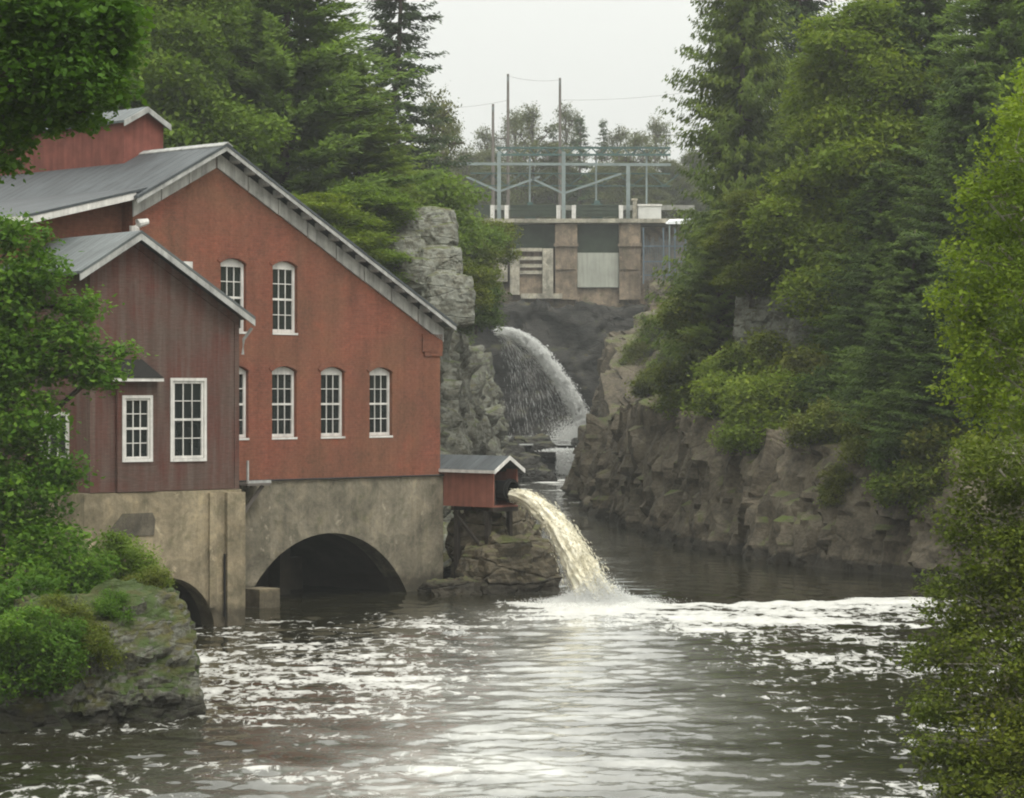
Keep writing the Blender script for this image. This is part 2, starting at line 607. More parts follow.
# ------------------------------------------------------------------ foliage
def leaf_mesh(name, P, D, S, L, Wd, fold=.12):
    n = len(P)
    D = D / (np.linalg.norm(D, axis=1)[:, None] + 1e-9)
    S = S - D * (S * D).sum(1)[:, None]
    S = S / (np.linalg.norm(S, axis=1)[:, None] + 1e-9)
    Nn = np.cross(D, S)
    L = np.broadcast_to(L, (n,))[:, None]
    Wd = np.broadcast_to(Wd, (n,))[:, None]
    mid = P + D * L * .45 + Nn * L * fold
    V = np.empty((n, 4, 3), np.float32)
    V[:, 0] = P
    V[:, 1] = mid + S * Wd * .5
    V[:, 2] = P + D * L
    V[:, 3] = mid - S * Wd * .5
    me = bpy.data.meshes.new(name)
    me.vertices.add(n * 4)
    me.vertices.foreach_set('co', V.ravel())
    me.loops.add(n * 4)
    me.loops.foreach_set('vertex_index', np.arange(n * 4, dtype=np.int32))
    me.polygons.add(n)
    me.polygons.foreach_set('loop_start', np.arange(0, n * 4, 4, dtype=np.int32))
    me.update()
    me.validate()
    return me


def unit(n, g):
    v = g.normal(size=(n, 3))
    return v / np.linalg.norm(v, axis=1)[:, None]


def leafy(lobes, g, dens=9.0, per=26, leaf=.2, sig=.3, droop=.35, ratio=.6, shell=.55):
    """leaf clusters spread through the outer part of each lobe"""
    Ps = []
    for (cx, cy, cz, rx, ry, rz) in lobes:
        area = 4 * math.pi * ((rx * ry) ** 1.6 + (rx * rz) ** 1.6 + (ry * rz) ** 1.6) ** (1 / 1.6) / 3 ** (1 / 1.6)
        nc = max(6, int(area * dens))
        u = unit(nc, g)
        r = shell + (1.08 - shell) * g.random(nc) ** .7
        c = np.stack([cx + u[:, 0] * rx * r, cy + u[:, 1] * ry * r, cz + u[:, 2] * rz * r], 1)
        nl = g.integers(int(per * .5), int(per * 1.5) + 1, nc)
        rep = np.repeat(np.arange(nc), nl)
        p = c[rep] + g.normal(size=(len(rep), 3)) * np.array([sig, sig, sig * .6])
        Ps.append(p)
    P = np.concatenate(Ps)
    n = len(P)
    D = unit(n, g)
    D[:, 2] = D[:, 2] * .6 - droop
    S = np.cross(D, np.array([0, 0, 1.]) + .5 * unit(n, g))
    L = leaf * (.45 + 1.15 * g.random(n) ** 1.7)
    return P, D, S, L, L * ratio


def auto_lobes(H, Rr, h0, g, n=14):
    out = []
    for i in range(n):
        t = (i + .5) / n
        z = h0 + (H - h0) * (t ** .9)
        env = Rr * (math.sin(math.pi * min(1, .2 + .76 * t)) ** .7)
        a = g.random() * 6.283 + i * 2.4
        rr = env * (.4 + .5 * g.random())
        s = Rr * (.2 + .2 * g.random()) * (1.1 - .3 * t)
        out.append((rr * math.cos(a), rr * math.sin(a), z - s * .3, s * 1.25, s * 1.25, s * .8))
    out.append((0, 0, H - Rr * .25, Rr * .22, Rr * .22, Rr * .35))
    out.append((0, 0, h0 + (H - h0) * .45, Rr * .5, Rr * .5, (H - h0) * .36))
    return out


def conifer(H, Rr, h0, g, dz=.45, nb=6, droop=.25, up=.2, spray=.5, wd=.22, per=3, power=.85, gap=0.0, hang=.35, step=.26, wob=.25):
    Ps, Ds, Ls, Ws = [], [], [], []
    z = h0
    limbs = []
    lump = g.random(64)
    while z < H - .15:
        rel = (z - h0) / (H - h0)
        base = Rr * max(.02, (1 - rel)) ** power
        if gap and g.random() < gap:
            z += dz
            continue
        for b in range(nb):
            az = g.random() * 6.283
            lm = lump[int(az / 6.283 * 8) + 8 * int(min(7, rel * 8))]
            L = base * (1 - wob + 2 * wob * lm) * (.75 + .45 * g.random()) + .2
            dx, dy = math.cos(az), math.sin(az)
            n = max(2, int(L / step))
            s = (np.arange(n) + g.random(n)) / n
            s = .12 + .9 * s
            px = dx * s * L
            py = dy * s * L
            pz = z - droop * L * s + up * L * s * s + g.normal(size=n) * .05
            if L > .9:
                limbs.append(((0, 0, z), (dx * L * .55, dy * L * .55, z - droop * L * .55 + up * L * .3), (dx * L * .92, dy * L * .92, z - droop * L * .92 + up * L * .85)))
            for k in range(per):
                ang = az + (g.random(n) - .5) * 2.3
                d = np.stack([np.cos(ang), np.sin(ang), -hang + .5 * g.normal(size=n) * .6], 1)
                Ps.append(np.stack([px, py, pz], 1) + g.normal(size=(n, 3)) * .09)
                Ds.append(d)
                l = spray * (1.15 - .55 * s) * (.7 + .6 * g.random(n))
                Ls.append(l)
                Ws.append(l * wd * (.8 + .5 * g.random(n)) / .45)
        z += dz * (.75 + .5 * g.random())
    P, D, L, Wd = np.concatenate(Ps), np.concatenate(Ds), np.concatenate(Ls), np.concatenate(Ws)
    n = len(P)
    S = np.cross(D, np.array([0, 0, 1.]) + .45 * unit(n, g))
    return (P, D, S, L, Wd), limbs


def trunk_mesh(H, r0, g, limbs=(), lean=(0, 0), sides=8, r1=.03, limb_r=.05):
    mb = MB()
    n = 9
    pts, rad = [], []
    for i in range(n + 1):
        t = i / n
        pts.append((lean[0] * t * t + (g.normal() * r0 * .5 if 0 < i < n else 0), lean[1] * t * t + (g.normal() * r0 * .5 if 0 < i < n else 0), H * t - .6 * (i == 0)))
        rad.append(r0 * (1 - t) ** .85 * (1.25 if i == 0 else 1) + r1)
    mb.tube(pts, rad, sides)
    for l in limbs:
        m = len(l)
        mb.tube(l, [limb_r * (1 - .75 * j / (m - 1)) for j in range(m)], 4, cap=False)
    return mb.mesh('trunk', True)


PROTO = {}


def tree(name, kind, loc, label, cat='tree', group=None, sc=(1, 1, 1), rz=0.0, mat=None):
    """an Empty with trunk and crown; prototypes share mesh data"""
    key = (kind, mat or '')
    if key not in PROTO:
        tm, cm, lm, bm_ = KINDS[kind]()
        cm.materials.append(M[mat or lm])
        tm.materials.append(M[bm_])
        PROTO[key] = (tm, cm)
    tm, cm = PROTO[key]
    root = empty(name, loc, rz)
    root.scale = sc
    tag(root, label, cat, group)
    t = bpy.data.objects.new('trunk' if cat == 'tree' else 'stem', tm)
    c = bpy.data.objects.new('crown' if cat == 'tree' else 'foliage', cm)
    for o in (t, c):
        COL.objects.link(o)
        o.parent = root
    return root


def k_conifer(H, Rr, h0, seed, lm, r0=.22, limb_r=.05, nlimb=70, **kw):
    def f():
        g = np.random.default_rng(seed)
        leaves, limbs = conifer(H, Rr, h0, g, **kw)
        idx = g.permutation(len(limbs))[:nlimb]
        return trunk_mesh(H, r0, g, [limbs[i] for i in idx], limb_r=limb_r), leaf_mesh('crown', *leaves), lm, 'bark'
    return f


def k_leafy(H, Rr, h0, seed, lm, n=14, r0=.2, bark='bark', lobes=None, trunk=True, limb_r=.09, rise=.9, **kw):
    def f():
        g = np.random.default_rng(seed)
        lb = lobes or auto_lobes(H, Rr, h0, g, n)
        limbs = []
        for (cx, cy, cz, rx, ry, rz) in lb:
            zb = max(.2, min(H * .8, cz - math.hypot(cx, cy) * rise - .3))
            limbs.append(((0, 0, zb), (cx * .5, cy * .5, (zb + cz) / 2 + .1), (cx, cy, cz), (cx + .2 * rx, cy, cz + rz * .6)))
            for q in range(3):
                u = unit(1, g)[0]
                limbs.append(((cx * .7, cy * .7, cz - .2 * rz), (cx + u[0] * rx * .85, cy + u[1] * ry * .85, cz + u[2] * rz * .85)))
        return trunk_mesh(H * .92, r0, g, limbs, limb_r=limb_r), leaf_mesh('crown', *leafy(lb, g, **kw)), lm, bark
    return f


KINDS = {
    'spruce': k_conifer(26, 4.3, 1.5, 11, 'spruce', dz=.36, nb=8, droop=.28, up=.16, spray=.46, wd=.16, per=7, step=.24, nlimb=90),
    'spruce_thin': k_conifer(30, 4.2, 4.0, 12, 'spruce', dz=.62, nb=7, droop=.34, up=.26, spray=.5, wd=.15, per=7, gap=.06, step=.2, power=.75, nlimb=150, limb_r=.06, r0=.3),
    'cedar': k_conifer(20, 3.3, .4, 13, 'cedar', dz=.27, nb=8, droop=.2, up=.3, spray=.36, wd=.18, per=7, step=.22, power=.6, hang=.7, wob=.3),
    'cedar_wide': k_conifer(22, 4.6, .5, 14, 'cedar', dz=.27, nb=9, droop=.3, up=.3, spray=.38, wd=.18, per=7, step=.24, power=.5, hang=.8, wob=.2),
    'pine': k_conifer(24, 5.6, 1.0, 15, 'pine', dz=.4, nb=8, droop=.05, up=.14, spray=.62, wd=.12, per=9, step=.26, power=.6, hang=-.1, wob=.35, nlimb=100),
    'larch': k_conifer(20, 3.6, .6, 16, 'larch', dz=.34, nb=8, droop=.2, up=.3, spray=.46, wd=.15, per=8, step=.24, power=.7, hang=.3, wob=.35),
    'broadleaf': k_leafy(17, 4.2, 2.0, 17, 'beech', n=44, dens=4.6, per=24, leaf=.24, sig=.34),
    'broadleaf_b': k_leafy(15, 4.0, 1.0, 18, 'beech', n=40, dens=4.8, per=24, leaf=.23, sig=.32),
    'sparse': k_leafy(15, 3.8, 4.0, 19, 'faded', n=30, dens=1.5, per=12, leaf=.26, sig=.3, shell=.3, r0=.16),
    'sparse_spruce': k_conifer(17, 2.9, 2.0, 20, 'spruce', dz=.5, nb=6, droop=.2, up=.15, spray=.6, wd=.18, per=4, gap=.12, step=.3, power=.8),
    'shrub': k_leafy(2.6, 1.8, .2, 21, 'hazel', n=12, dens=7, per=26, leaf=.17, sig=.22, r0=.05, limb_r=.025),
    'shrub_b': k_leafy(2.2, 2.2, .1, 22, 'olive', n=14, dens=6, per=26, leaf=.18, sig=.26, r0=.05, limb_r=.025),
    'shrub_fine': k_leafy(1.6, 1.2, .05, 23, 'maple', n=12, dens=14, per=26, leaf=.1, sig=.15, r0=.03, limb_r=.015),
}

# ================================================================== TERRAIN
path_r = [(X(690, 275), 275, 13, 3.0), (X(640, 258), 258, 12.5, 3.0), (X(606, 236), 236, 9.5, 2.4), (X(600, 213), 213, 10.8, 1.2), (X(603, 206), 206, 10.5, .8), (X(597, 201), 201, 5.2), (X(583, 188), 188, 4.6), (X(578, 168), 168, 4.3),
          (X(584, 158), 158, 4.8), (X(602, 141), 141, 5.6), (X(642, 126), 126, 6.2), (X(700, 112), 112, 5.8), (X(780, 102), 102, 5.2),
          (X(860, 95.5), 95.5, 4.5), (X(950, 91), 91, 4.2), (X(1060, 85), 85, 4.0), (18.5, 71, 3.2), (13.6, 58, 2.6), (10.0, 47, 2.2), (8.5, 40, 2.0), (7.7, 33, 2.2), (9, 20, 3), (12, -40, 4)]
prof_r = [(-1.2, 0, -2.0), (-.3, 0, -.1), (.1, .3, 0), (.45, .65, 0), (1.0, .97, 0), (2.4, 1.02, .15), (5, 1, 1.3), (11, 1, 4.8), (22, 1, 8.5), (50, 1, 13), (120, 1, 18), (280, 1, 22)]
right_bank = loft('right_bank_hill', path_r, prof_r, (1, .18), M['rock_right'], ds=.22, amp=1.15, scale=1.25, dz=.2, disp=joint_disp, sharp=32)
tag(right_bank, 'grey brown rock bank rising from the water under the trees on the right', kind='structure')

path_l = [(-1.2, 88.2, 2.0), (1.3, 87.4, 1.3), (1.7, 89.2, 1.2), (-1.0, 93, 3.0), (-3.2, 102, 8), (X(452, 116), 116, 13.5), (X(462, 130), 130, 14), (X(478, 150), 150, 12.5), (X(496, 176), 176, 10.5),
          (X(508, 200), 200, 8.5), (X(510, 222), 222, 7, 1.5), (X(497, 246), 246, 10, 2.5), (X(480, 262), 262, 13, 3)]
prof_l = [(-1.5, 0, -2.0), (-.3, 0, -.1), (.3, .2, 0), (.8, .5, 0), (1.3, .8, 0), (2.2, .97, 0), (4.5, 1.02, .6), (9, 1.02, 1.6), (20, 1, 2.5), (60, 1, 7), (200, 1, 16)]
M['rock_cliff'] = mat_rock('dark_grey_cliff_rock', (.088, .085, .062), (.14, .135, .103), (.045, .042, .031), moss=(.05, .062, .018), moss_lo=.55, moss_hi=.95, lichen=.4, cracks=.6)
left_cliff = loft('left_cliff', path_l, prof_l, (-1, .12), M['rock_cliff'], ds=.32, amp=1.4, scale=2.0, dz=.28, blend=8)
tag(left_cliff, 'grey rock cliff with tree topped ledges behind the red mill', kind='structure')

path_n = [(-13, -40, 3), (-13, 20, 3), (-13.4, 44, 2.2), (-12.6, 50, 1.6), (-10.4, 54, 1.6), (-10.2, 58, 1.8), (-11.2, 63, 2.4), (-13.6, 69, 2.6), (-18, 76, 3.0), (-26, 84, 5)]
prof_n = [(-1.5, 0, -2.0), (-.3, 0, -.1), (.3, .35, 0), (1.0, .75, 0), (2.0, 1, 0), (6, 1, 1.2), (15, 1, 3), (40, 1, 8), (120, 1, 14), (280, 1, 20)]
near_bank = loft('near_left_bank', path_n, prof_n, (-1, .1), M['soil'], ds=.3, amp=.4, dz=.3)
tag(near_bank, 'mossy bank under the trees at the left edge', kind='structure')

# hillside behind the mill, ground behind the dam
def sheet(name, x0, x1, y0, y1, fz, st, mat):
    nx, ny = int((x1 - x0) / st) + 1, int((y1 - y0) / st) + 1
    V = []
    for j in range(ny):
        for i in range(nx):
            x, y = x0 + (x1 - x0) * i / (nx - 1), y0 + (y1 - y0) * j / (ny - 1)
            V.append((x, y, fz(x, y) + noise.fractal(Vector((x, y, 3)) * .12, .9, 2, 4) * .7))
    Fc = [(j * nx + i, j * nx + i + 1, (j + 1) * nx + i + 1, (j + 1) * nx + i) for j in range(ny - 1) for i in range(nx - 1)]
    me = bpy.data.meshes.new(name)
    me.from_pydata(V, [], Fc)
    me.shade_smooth()
    return link(name, me, mat)


def ss(a, b, t):
    t = min(1, max(0, (t - a) / (b - a)))
    return t * t * (3 - 2 * t)


def hill_z(x, y):
    b = (x + 2.6) * -.743 + (y - 87) * .669      # distance behind the mill facade
    return -2 + 14 * ss(8, 34, b) + 10 * ss(30, 110, b)


tag(sheet('hillside', -150, -9, 80, 268, hill_z, 2.0, M['soil']), 'wooded hillside rising behind the mill', kind='structure')


def back_z(x, y):
    return 24.0 + 5.5 * ss(300, 370, y) + 3 * ss(370, 600, y)


tag(sheet('upper_ground', -290, 290, 284, 600, back_z, 6.0, M['soil']), 'level ground above and behind the dam', kind='structure')

# riverbed so that no view looks under the water
mb = MB()
mb.add([(-300, -50, -2.2), (300, -50, -2.2), (300, 610, -2.2), (-300, 610, -2.2)], [(0, 1, 2, 3)])
tag(mb.build('riverbed', M['rock_dark']), 'dark riverbed under the water', kind='structure')

# head wall of the gorge under the dam
path_h = [(X(420, 252), 262, 14, 2.5), (X(470, 262), 268, 14.5, 2.5), (X(520, 264), 264, 14.3, 2.5), (X(560, 266), 266, 14.3, 2.5), (X(600, 263), 263, 14.6, 2.5), (X(640, 266), 266, 14.4, 2.5), (X(690, 262), 262, 14, 2.5), (X(760, 262), 262, 14, 2.5)]
prof_h = [(-1.5, 0, -3), (-.6, 0, .0), (0, .2, 0), (.3, .5, 0), (.6, .85, 0), (1.4, 1, 0), (8, 1, .4), (16, 1, .4)]
tag(loft('gorge_headwall', path_h, prof_h, (0, 1), M['rock_dark'], ds=.4, amp=1.5, scale=2.2, dz=.35, blend=3), 'dark rock wall of the gorge under the dam', kind='structure')

# upper basin where the fall lands
mb = MB()
mb.add([(X(470, 215), 214, 2.55), (X(640, 215), 214, 2.55), (X(660, 265), 266, 2.55), (X(450, 265), 266, 2.55)], [(0, 1, 2, 3)])
T = NT('white_churned_water')
v = T.coord('World')
white_mask = T.ramp(T.noise(v, .55, 6, .65), [(.42, 0.), (.6, 1.)])
M['basin'] = T.finish(T.mix(white_mask, (.03, .03, .026), (.55, .56, .53)), .25, T.bump(T.noise(v, 1.5, 5), .8, .2), .5)
tag(mb.build('upper_basin', M['basin']), 'churned pool under the waterfall', kind='structure')

# ================================================================== MILL
A_M = R(48)
C_R = (-2.59, 87.0, 0)
ZB = 4.15
mill = empty('brick_mill', C_R, A_M)
tag(mill, 'large red brick mill with a tall gable, standing on a concrete arch over the water', 'building')
XL, XA, ZA, SL = -14.07, -10.6, 15.1, .519
BACK = 26.0


def roof_z(x):
    return ZA - SL * abs(x - XA)


def arch_pts(x0, x1, z0, rise, n=9):
    """arc from x1 to x0"""
    w = (x1 - x0) / 2
    r = (w * w + rise * rise) / (2 * rise)
    cx, cz = (x0 + x1) / 2, z0 + rise - r
    a0 = math.asin(w / r)
    if rise > w: a0 = math.pi - a0
    return [(cx + r * math.sin(a0 - 2 * a0 * i / n), cz + r * math.cos(a0 - 2 * a0 * i / n)) for i in range(n + 1)]


def win_hole(xc, z0, w, h, rise):
    x0, x1 = xc - w / 2, xc + w / 2
    if rise:
        return [(x0, z0), (x1, z0)] + arch_pts(x0, x1, z0 + h - rise, rise, 8)
    return [(x0, z0), (x1, z0), (x1, z0 + h), (x0, z0 + h)]


def window(root, xc, z0, w, h, rise, yf, cols=3, rows=2, fr=.1, trim=0.0, sill=.1, mat='white'):
    """double hung window; yf = plane of the frame's face (local y)"""
    x0, x1, z1 = xc - w / 2 + .004, xc + w / 2 - .004, z0 + h
    zs = z1 - rise - (.10 if rise else 0)      # top of the rectangular light
    b = MB()
    d = .07
    b.box(x0, x0 + fr, yf, yf + d, z0 + .004, zs)
    b.box(x1 - fr, x1, yf, yf + d, z0 + .004, zs)
    b.box(x0 + fr, x1 - fr, yf, yf + d, z0 + .004, z0 + fr * 1.1)
    if rise:
        b.prism([(x0, zs), (x1, zs)] + [(min(max(x, x0), x1), z - .004) for x, z in arch_pts(x0, x1, z1 - rise, rise, 8)], yf, yf + d)
    else:
        b.box(x0 + fr, x1 - fr, yf, yf + d, zs - fr, zs)
        zs -= fr
    lz0 = z0 + fr * 1.1
    zm = (lz0 + zs) / 2
    m = .028
    gx0, gx1 = x0 + fr, x1 - fr
    b.box(gx0, gx1, yf + .012, yf + .055, zm - .035, zm + .035)
    for k in range(1, cols):
        xx = gx0 + (gx1 - gx0) * k / cols
        b.box(xx - m / 2, xx + m / 2, yf + .02, yf + .05, lz0, zm - .035)
        b.box(xx - m / 2, xx + m / 2, yf + .02, yf + .05, zm + .035, zs)
    for lo, hi in ((lz0, zm - .035), (zm + .035, zs)):
        for k in range(1, rows):
            zz = lo + (hi - lo) * k / rows
            b.box(gx0, gx1, yf + .023, yf + .047, zz - m / 2, zz + m / 2)
    if trim:
        t = trim
        b.box(x0 - t, x0 - .002, yf - .04, yf + .02, z0 - t, z1 + t)
        b.box(x1 + .002, x1 + t, yf - .04, yf + .02, z0 - t, z1 + t)
        b.box(x0 - .002, x1 + .002, yf - .04, yf + .02, z1 + .002, z1 + t)
        b.box(x0 - .002, x1 + .002, yf - .06, yf + .02, z0 - t, z0 - .002)
    f = b.build('window', M[mat], root)
    if sill:
        s = MB()
        s.box(x0 - .02, x1 + .02, yf - .155, yf + .02, z0 - sill * .75, z0 - .003)
        s.build('sill', M[mat], f)
    p = MB()
    for i in range(cols):
        for lo, hi in ((lz0 - .01, zm), (zm, zs + .01)):
            for k in range(rows):
                xa, xb = gx0 + (gx1 - gx0) * i / cols, gx0 + (gx1 - gx0) * (i + 1) / cols
                za, zb = lo + (hi - lo) * k / rows, lo + (hi - lo) * (k + 1) / rows
                t = [yf + .056 + random.uniform(-.005, .005) for _ in range(3)]
                p.add([(xa, t[0], za), (xb, t[1], za), (xb, t[1] + t[2] - t[0], zb), (xa, t[2], zb)], [(0, 1, 2, 3)])
    p.build('pane', M['glass'], f)
    return f


WIN = [(-3.0, 5.58, 1.12, 2.38), (-5.33, 5.58, 1.12, 2.38), (-7.58, 5.58, 1.12, 2.38), (-9.75, 5.58, 1.12, 2.38),
       (-7.55, 9.1, 1.12, 2.4), (-9.85, 9.1, 1.12, 2.4)]
RISE = .17
outer = [(XL, ZB), (0, ZB), (0, roof_z(0) - .12), (XA, ZA - .12), (XL, roof_z(XL) - .12)]
w = MB()
w.add(*panel(outer, [win_hole(a, b, c, d, RISE) for a, b, c, d in WIN], .24))
# right side, left side, back wall
w.add([(0, 0, ZB), (0, BACK, ZB), (0, BACK, roof_z(0) - .12), (0, 0, roof_z(0) - .12)], [(0, 1, 2, 3)])
w.add([(XL, 0, ZB), (XL, BACK, ZB), (XL, BACK, roof_z(XL) - .12), (XL, 0, roof_z(XL) - .12)], [(3, 2, 1, 0)])
w.add([(x, BACK, z) for x, z in outer], [tuple(range(len(outer)))])
w.build('wall', M['brick'], mill)
# brick corbel at the right corner
c = MB()
c.box(-.95, .07, -.07, -.003, roof_z(0) - 1.05, roof_z(0) - .42)
c.box(-.85, .07, -.05, -.003, roof_z(0) - 1.2, roof_z(0) - 1.05)
c.build('corner_corbel', M['brick'], mill)
for a, b, c_, d in WIN:
    window(mill, a, b, c_, d, RISE, .13)
# brick window arches
for a, b, c_, d in WIN:
    lo = arch_pts(a - c_ / 2 - .02, a + c_ / 2 + .02, b + d - RISE, RISE + .02, 8)
    hi = arch_pts(a - c_ / 2 - .16, a + c_ / 2 + .16, b + d - RISE + .1, RISE + .14, 8)
    q = MB()
    q.prism(lo + hi[::-1], -.028, -.003)
    q.build('window_arch', M['brick'], mill)

# foundation with the arch
ax0, ax1, rise_a = -9.45, -1.75, 2.32
arc = arch_pts(ax0, ax1, -.05, rise_a, 24)           # from right to left
fo = MB()
poly = [(.08, -1.6), (.08, ZB), (XL, ZB), (XL, -1.6), (ax0, -1.6)] + arc[::-1] + [(ax1, -1.6)]
fo.add(*panel(poly, [], 0, y=-.08))
edge = [(ax0, -1.6)] + arc[::-1] + [(ax1, -1.6)]
n = len(edge)
fo.add([(x, -.08, z) for x, z in edge] + [(x, .75, z) for x, z in edge], [(i, i + 1, i + 1 + n, i + n) for i in range(n - 1)])
fo.add([(.08, -.08, -1.6), (.08, BACK, -1.6), (.08, BACK, ZB), (.08, -.08, ZB)], [(0, 1, 2, 3)])
fo.add([(XL - .02, -.08, -1.6), (XL - .02, BACK, -1.6), (XL - .02, BACK, ZB), (XL - .02, -.08, ZB)], [(3, 2, 1, 0)])
fo.add([(XL, -.08, ZB), (.08, -.08, ZB), (.08, .1, ZB), (XL, .1, ZB)], [(0, 1, 2, 3)])
foundation = fo.build('foundation', mat_concrete('grey_stained_concrete', (.215, .19, .14)), mill)
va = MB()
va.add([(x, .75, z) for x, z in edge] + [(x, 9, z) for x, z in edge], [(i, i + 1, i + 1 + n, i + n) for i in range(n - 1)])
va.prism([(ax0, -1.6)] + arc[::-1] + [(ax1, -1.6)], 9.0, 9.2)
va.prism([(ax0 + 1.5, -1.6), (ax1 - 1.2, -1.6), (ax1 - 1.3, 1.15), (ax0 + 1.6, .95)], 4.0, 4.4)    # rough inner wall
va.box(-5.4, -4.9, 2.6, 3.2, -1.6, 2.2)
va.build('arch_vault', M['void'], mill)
bl = MB()
bl.box(-9.6, -8.7, -1.0, -.09, -1.2, .62)
bl.build('footing_block', M['concrete'], mill)

# roof: two slabs with ribs, over the gable by .5
OH = .55


def slab(xa, za, xb, zb, y0, y1, th):
    """roof slab between two lines along y"""
    m = MB()
    m.hexa([(xa, y0, za - th), (xb, y0, zb - th), (xb, y1, zb - th), (xa, y1, za - th), (xa, y0, za), (xb, y0, zb), (xb, y1, zb), (xa, y1, za)])
    return m


XRE = .3
rf = slab(XA, ZA + .1, XRE, roof_z(XRE) + .1, -OH, BACK + .4, .09)
rr = rf.build('roof', M['roof'], mill)
XLE = -14.3
rl = slab(XLE, roof_z(XLE) + .1, XA - .001, ZA + .1, -OH, BACK + .4, .09)
rl.build('roof', M['roof'], mill)
rc = MB()
rc.prism([(XA - .22, ZA - .005), (XA, ZA + .105), (XA + .22, ZA - .005), (XA + .22, ZA + .03), (XA, ZA + .15), (XA - .22, ZA + .03)], -OH - .02, BACK + .4)
rc.build('ridge_cap', M['trim_grey'], rr)


def rake(mbd, xa, za, xb, zb, top, bot, y0, y1):
    mbd.hexa([(xa, y0, za + bot), (xb, y0, zb + bot), (xb, y1, zb + bot), (xa, y1, za + bot), (xa, y0, za + top), (xb, y0, zb + top), (xb, y1, zb + top), (xa, y1, za + top)])


fa = MB()
rake(fa, XA, ZA, XRE, roof_z(XRE), .005, -.14, -OH + .02, -OH + .07)
rake(fa, XLE, roof_z(XLE), XA - .002, ZA, .005, -.14, -OH + .02, -OH + .07)
fa.build('rake_board', M['trim_grey'], mill)
# frieze boards on the brick, in lengths with gaps
fz = MB()
L = 10.75
nseg = 8
for i in range(nseg):
    a = XA + L * i / nseg + (.0 if i == 0 else .03)
    b = XA + L * (i + 1) / nseg - .03
    j = random.uniform(-.015, .015)
    rake(fz, a, roof_z(a) + j, b, roof_z(b) + j, -.14, -.64, -.07, -.004)
for i in range(3):
    a = XL - .05 + (XA - XL) * i / 3 + .02
    b = XL - .05 + (XA - XL) * (i + 1) / 3 - .02
    rake(fz, a, roof_z(a), b, roof_z(b), -.14, -.64, -.07, -.004)
fz.build('frieze_board', mat_plain('old_grey_white_paint', (.43, .42, .39), .7, .35, 2.0, streak=.45), mill)
so = MB()   # bracket blocks in the shadow gap under the rake
for i in range(16):
    a = XA + .5 + i * .64
    rake(so, a, roof_z(a), a + .14, roof_z(a + .14), -.0, -.18, -OH + .08, -.08)
so.build('rake_brackets', M['trim_grey'], mill)

# roof monitor
mo = empty('roof_monitor', (0, 0, 0)); mo.parent = mill
ms, mw, mze, mza = 3.7, .85, 16.17, 16.62
m1 = MB()
m1.prism([(XA - mw, ZA - .6), (XA + mw, ZA - .6), (XA + mw, mze), (XA, mza), (XA - mw, mze)], ms, 24)
m1.build('monitor_wall', M['red_board'], mo)
m2 = MB()
sl = (mza - mze) / mw
for s in (-1, 1):
    xo = XA + s * (mw + .16)
    zo = mze - sl * .16
    m2.hexa([(XA, ms - .2, mza + .02), (xo, ms - .2, zo + .02), (xo, 24.2, zo + .02), (XA, 24.2, mza + .02), (XA, ms - .2, mza + .1), (xo, ms - .2, zo + .1), (xo, 24.2, zo + .1), (XA, 24.2, mza + .1)])
m2.build('monitor_roof', M['roof_light'], mo)
m3 = MB()
for s in (-1, 1):
    xo = XA + s * (mw + .16)
    zo = mze - sl * .16
    m3.hexa([(XA, ms - .24, mza - .1), (xo, ms - .24, zo - .1), (xo, ms - .2, zo - .1), (XA, ms - .2, mza - .1), (XA, ms - .24, mza + .1), (xo, ms - .24, zo + .1), (xo, ms - .2, zo + .1), (XA, ms - .2, mza + .1)])
m3.build('monitor_trim', M['trim_grey'], mo)

# lean-to on the far side with a flatter roof
x0, x1, z0, z1 = -18.6, XLE + .55, 12.42, roof_z(XLE + .55) + .12
lw = MB()
lw.prism([(x0 + .5, ZB - 2), (XL - .03, ZB - 2), (XL - .03, z1 - .2), (x0 + .5, z0 - .06)], .5, BACK - 1)
lw.build('lean_to_wall', M['brick'], mill)
lr = slab(x0, z0, x1, z1, -.35, BACK, .08)
lr.build('lean_to_roof', M['roof'], mill)
lf = MB()
rake(lf, x0, z0, XLE + .1, z0 + (z1 - z0) * (XLE + .1 - x0) / (x1 - x0), -.085, -.3, -.33, -.27)
lf.box(x0 - .05, x0, -.35, BACK, z0 - .3, z0 - .02)
lf.build('lean_to_fascia', M['white'], mill)
ck = MB()
ck.tube([(XL - .1, -.2, 12.05), (XL - .1, -.2, 12.3), (XL - .0, -.25, 12.42), (XL + .35, -.3, 12.5)], [.16, .17, .15, .1], 10)
ck.build('downpipe_head', M['white'], mill)

# little platform and bracket at the inner corner
br = MB()
br.box(-9.9, -8.9, -.75, -.09, 4.02, 4.1)
br.bar((-9.75, -.15, 2.9), (-9.1, -.6, 4.02), .12)
br.bar((-9.75, -.12, 2.9), (-9.75, -.12, 4.02), .12)
br.build('bracket_platform', M['pole'], mill)
br = MB()
br.bar((-9.85, -.7, 4.1), (-9.85, -.7, 4.85), .06)
br.bar((-9.85, -.7, 4.14), (-8.85, -.7, 4.14), .09)
br.build('bracket_rail', M['trim_grey'], mill)
pp = MB()
pp.tube([(XL + .4, -.14, ZB + .02), (.05, -.14, ZB - .03)], .035, 6)
pp.build('base_pipe', M['black'], mill)

# ================================================================== ANNEX
A_A = R(40)
annex = empty('wooden_annex', (-8.34, 73.6, 0), A_A)
tag(annex, 'narrow brownish red boarded annex with white trimmed windows, in front of the brick gable', 'building')
AX, AZ, AS, AL = -3.69, 11.75, .615, -5.13
ADEP = 8.2


def az(x):
    return AZ - AS * abs(x - AX)


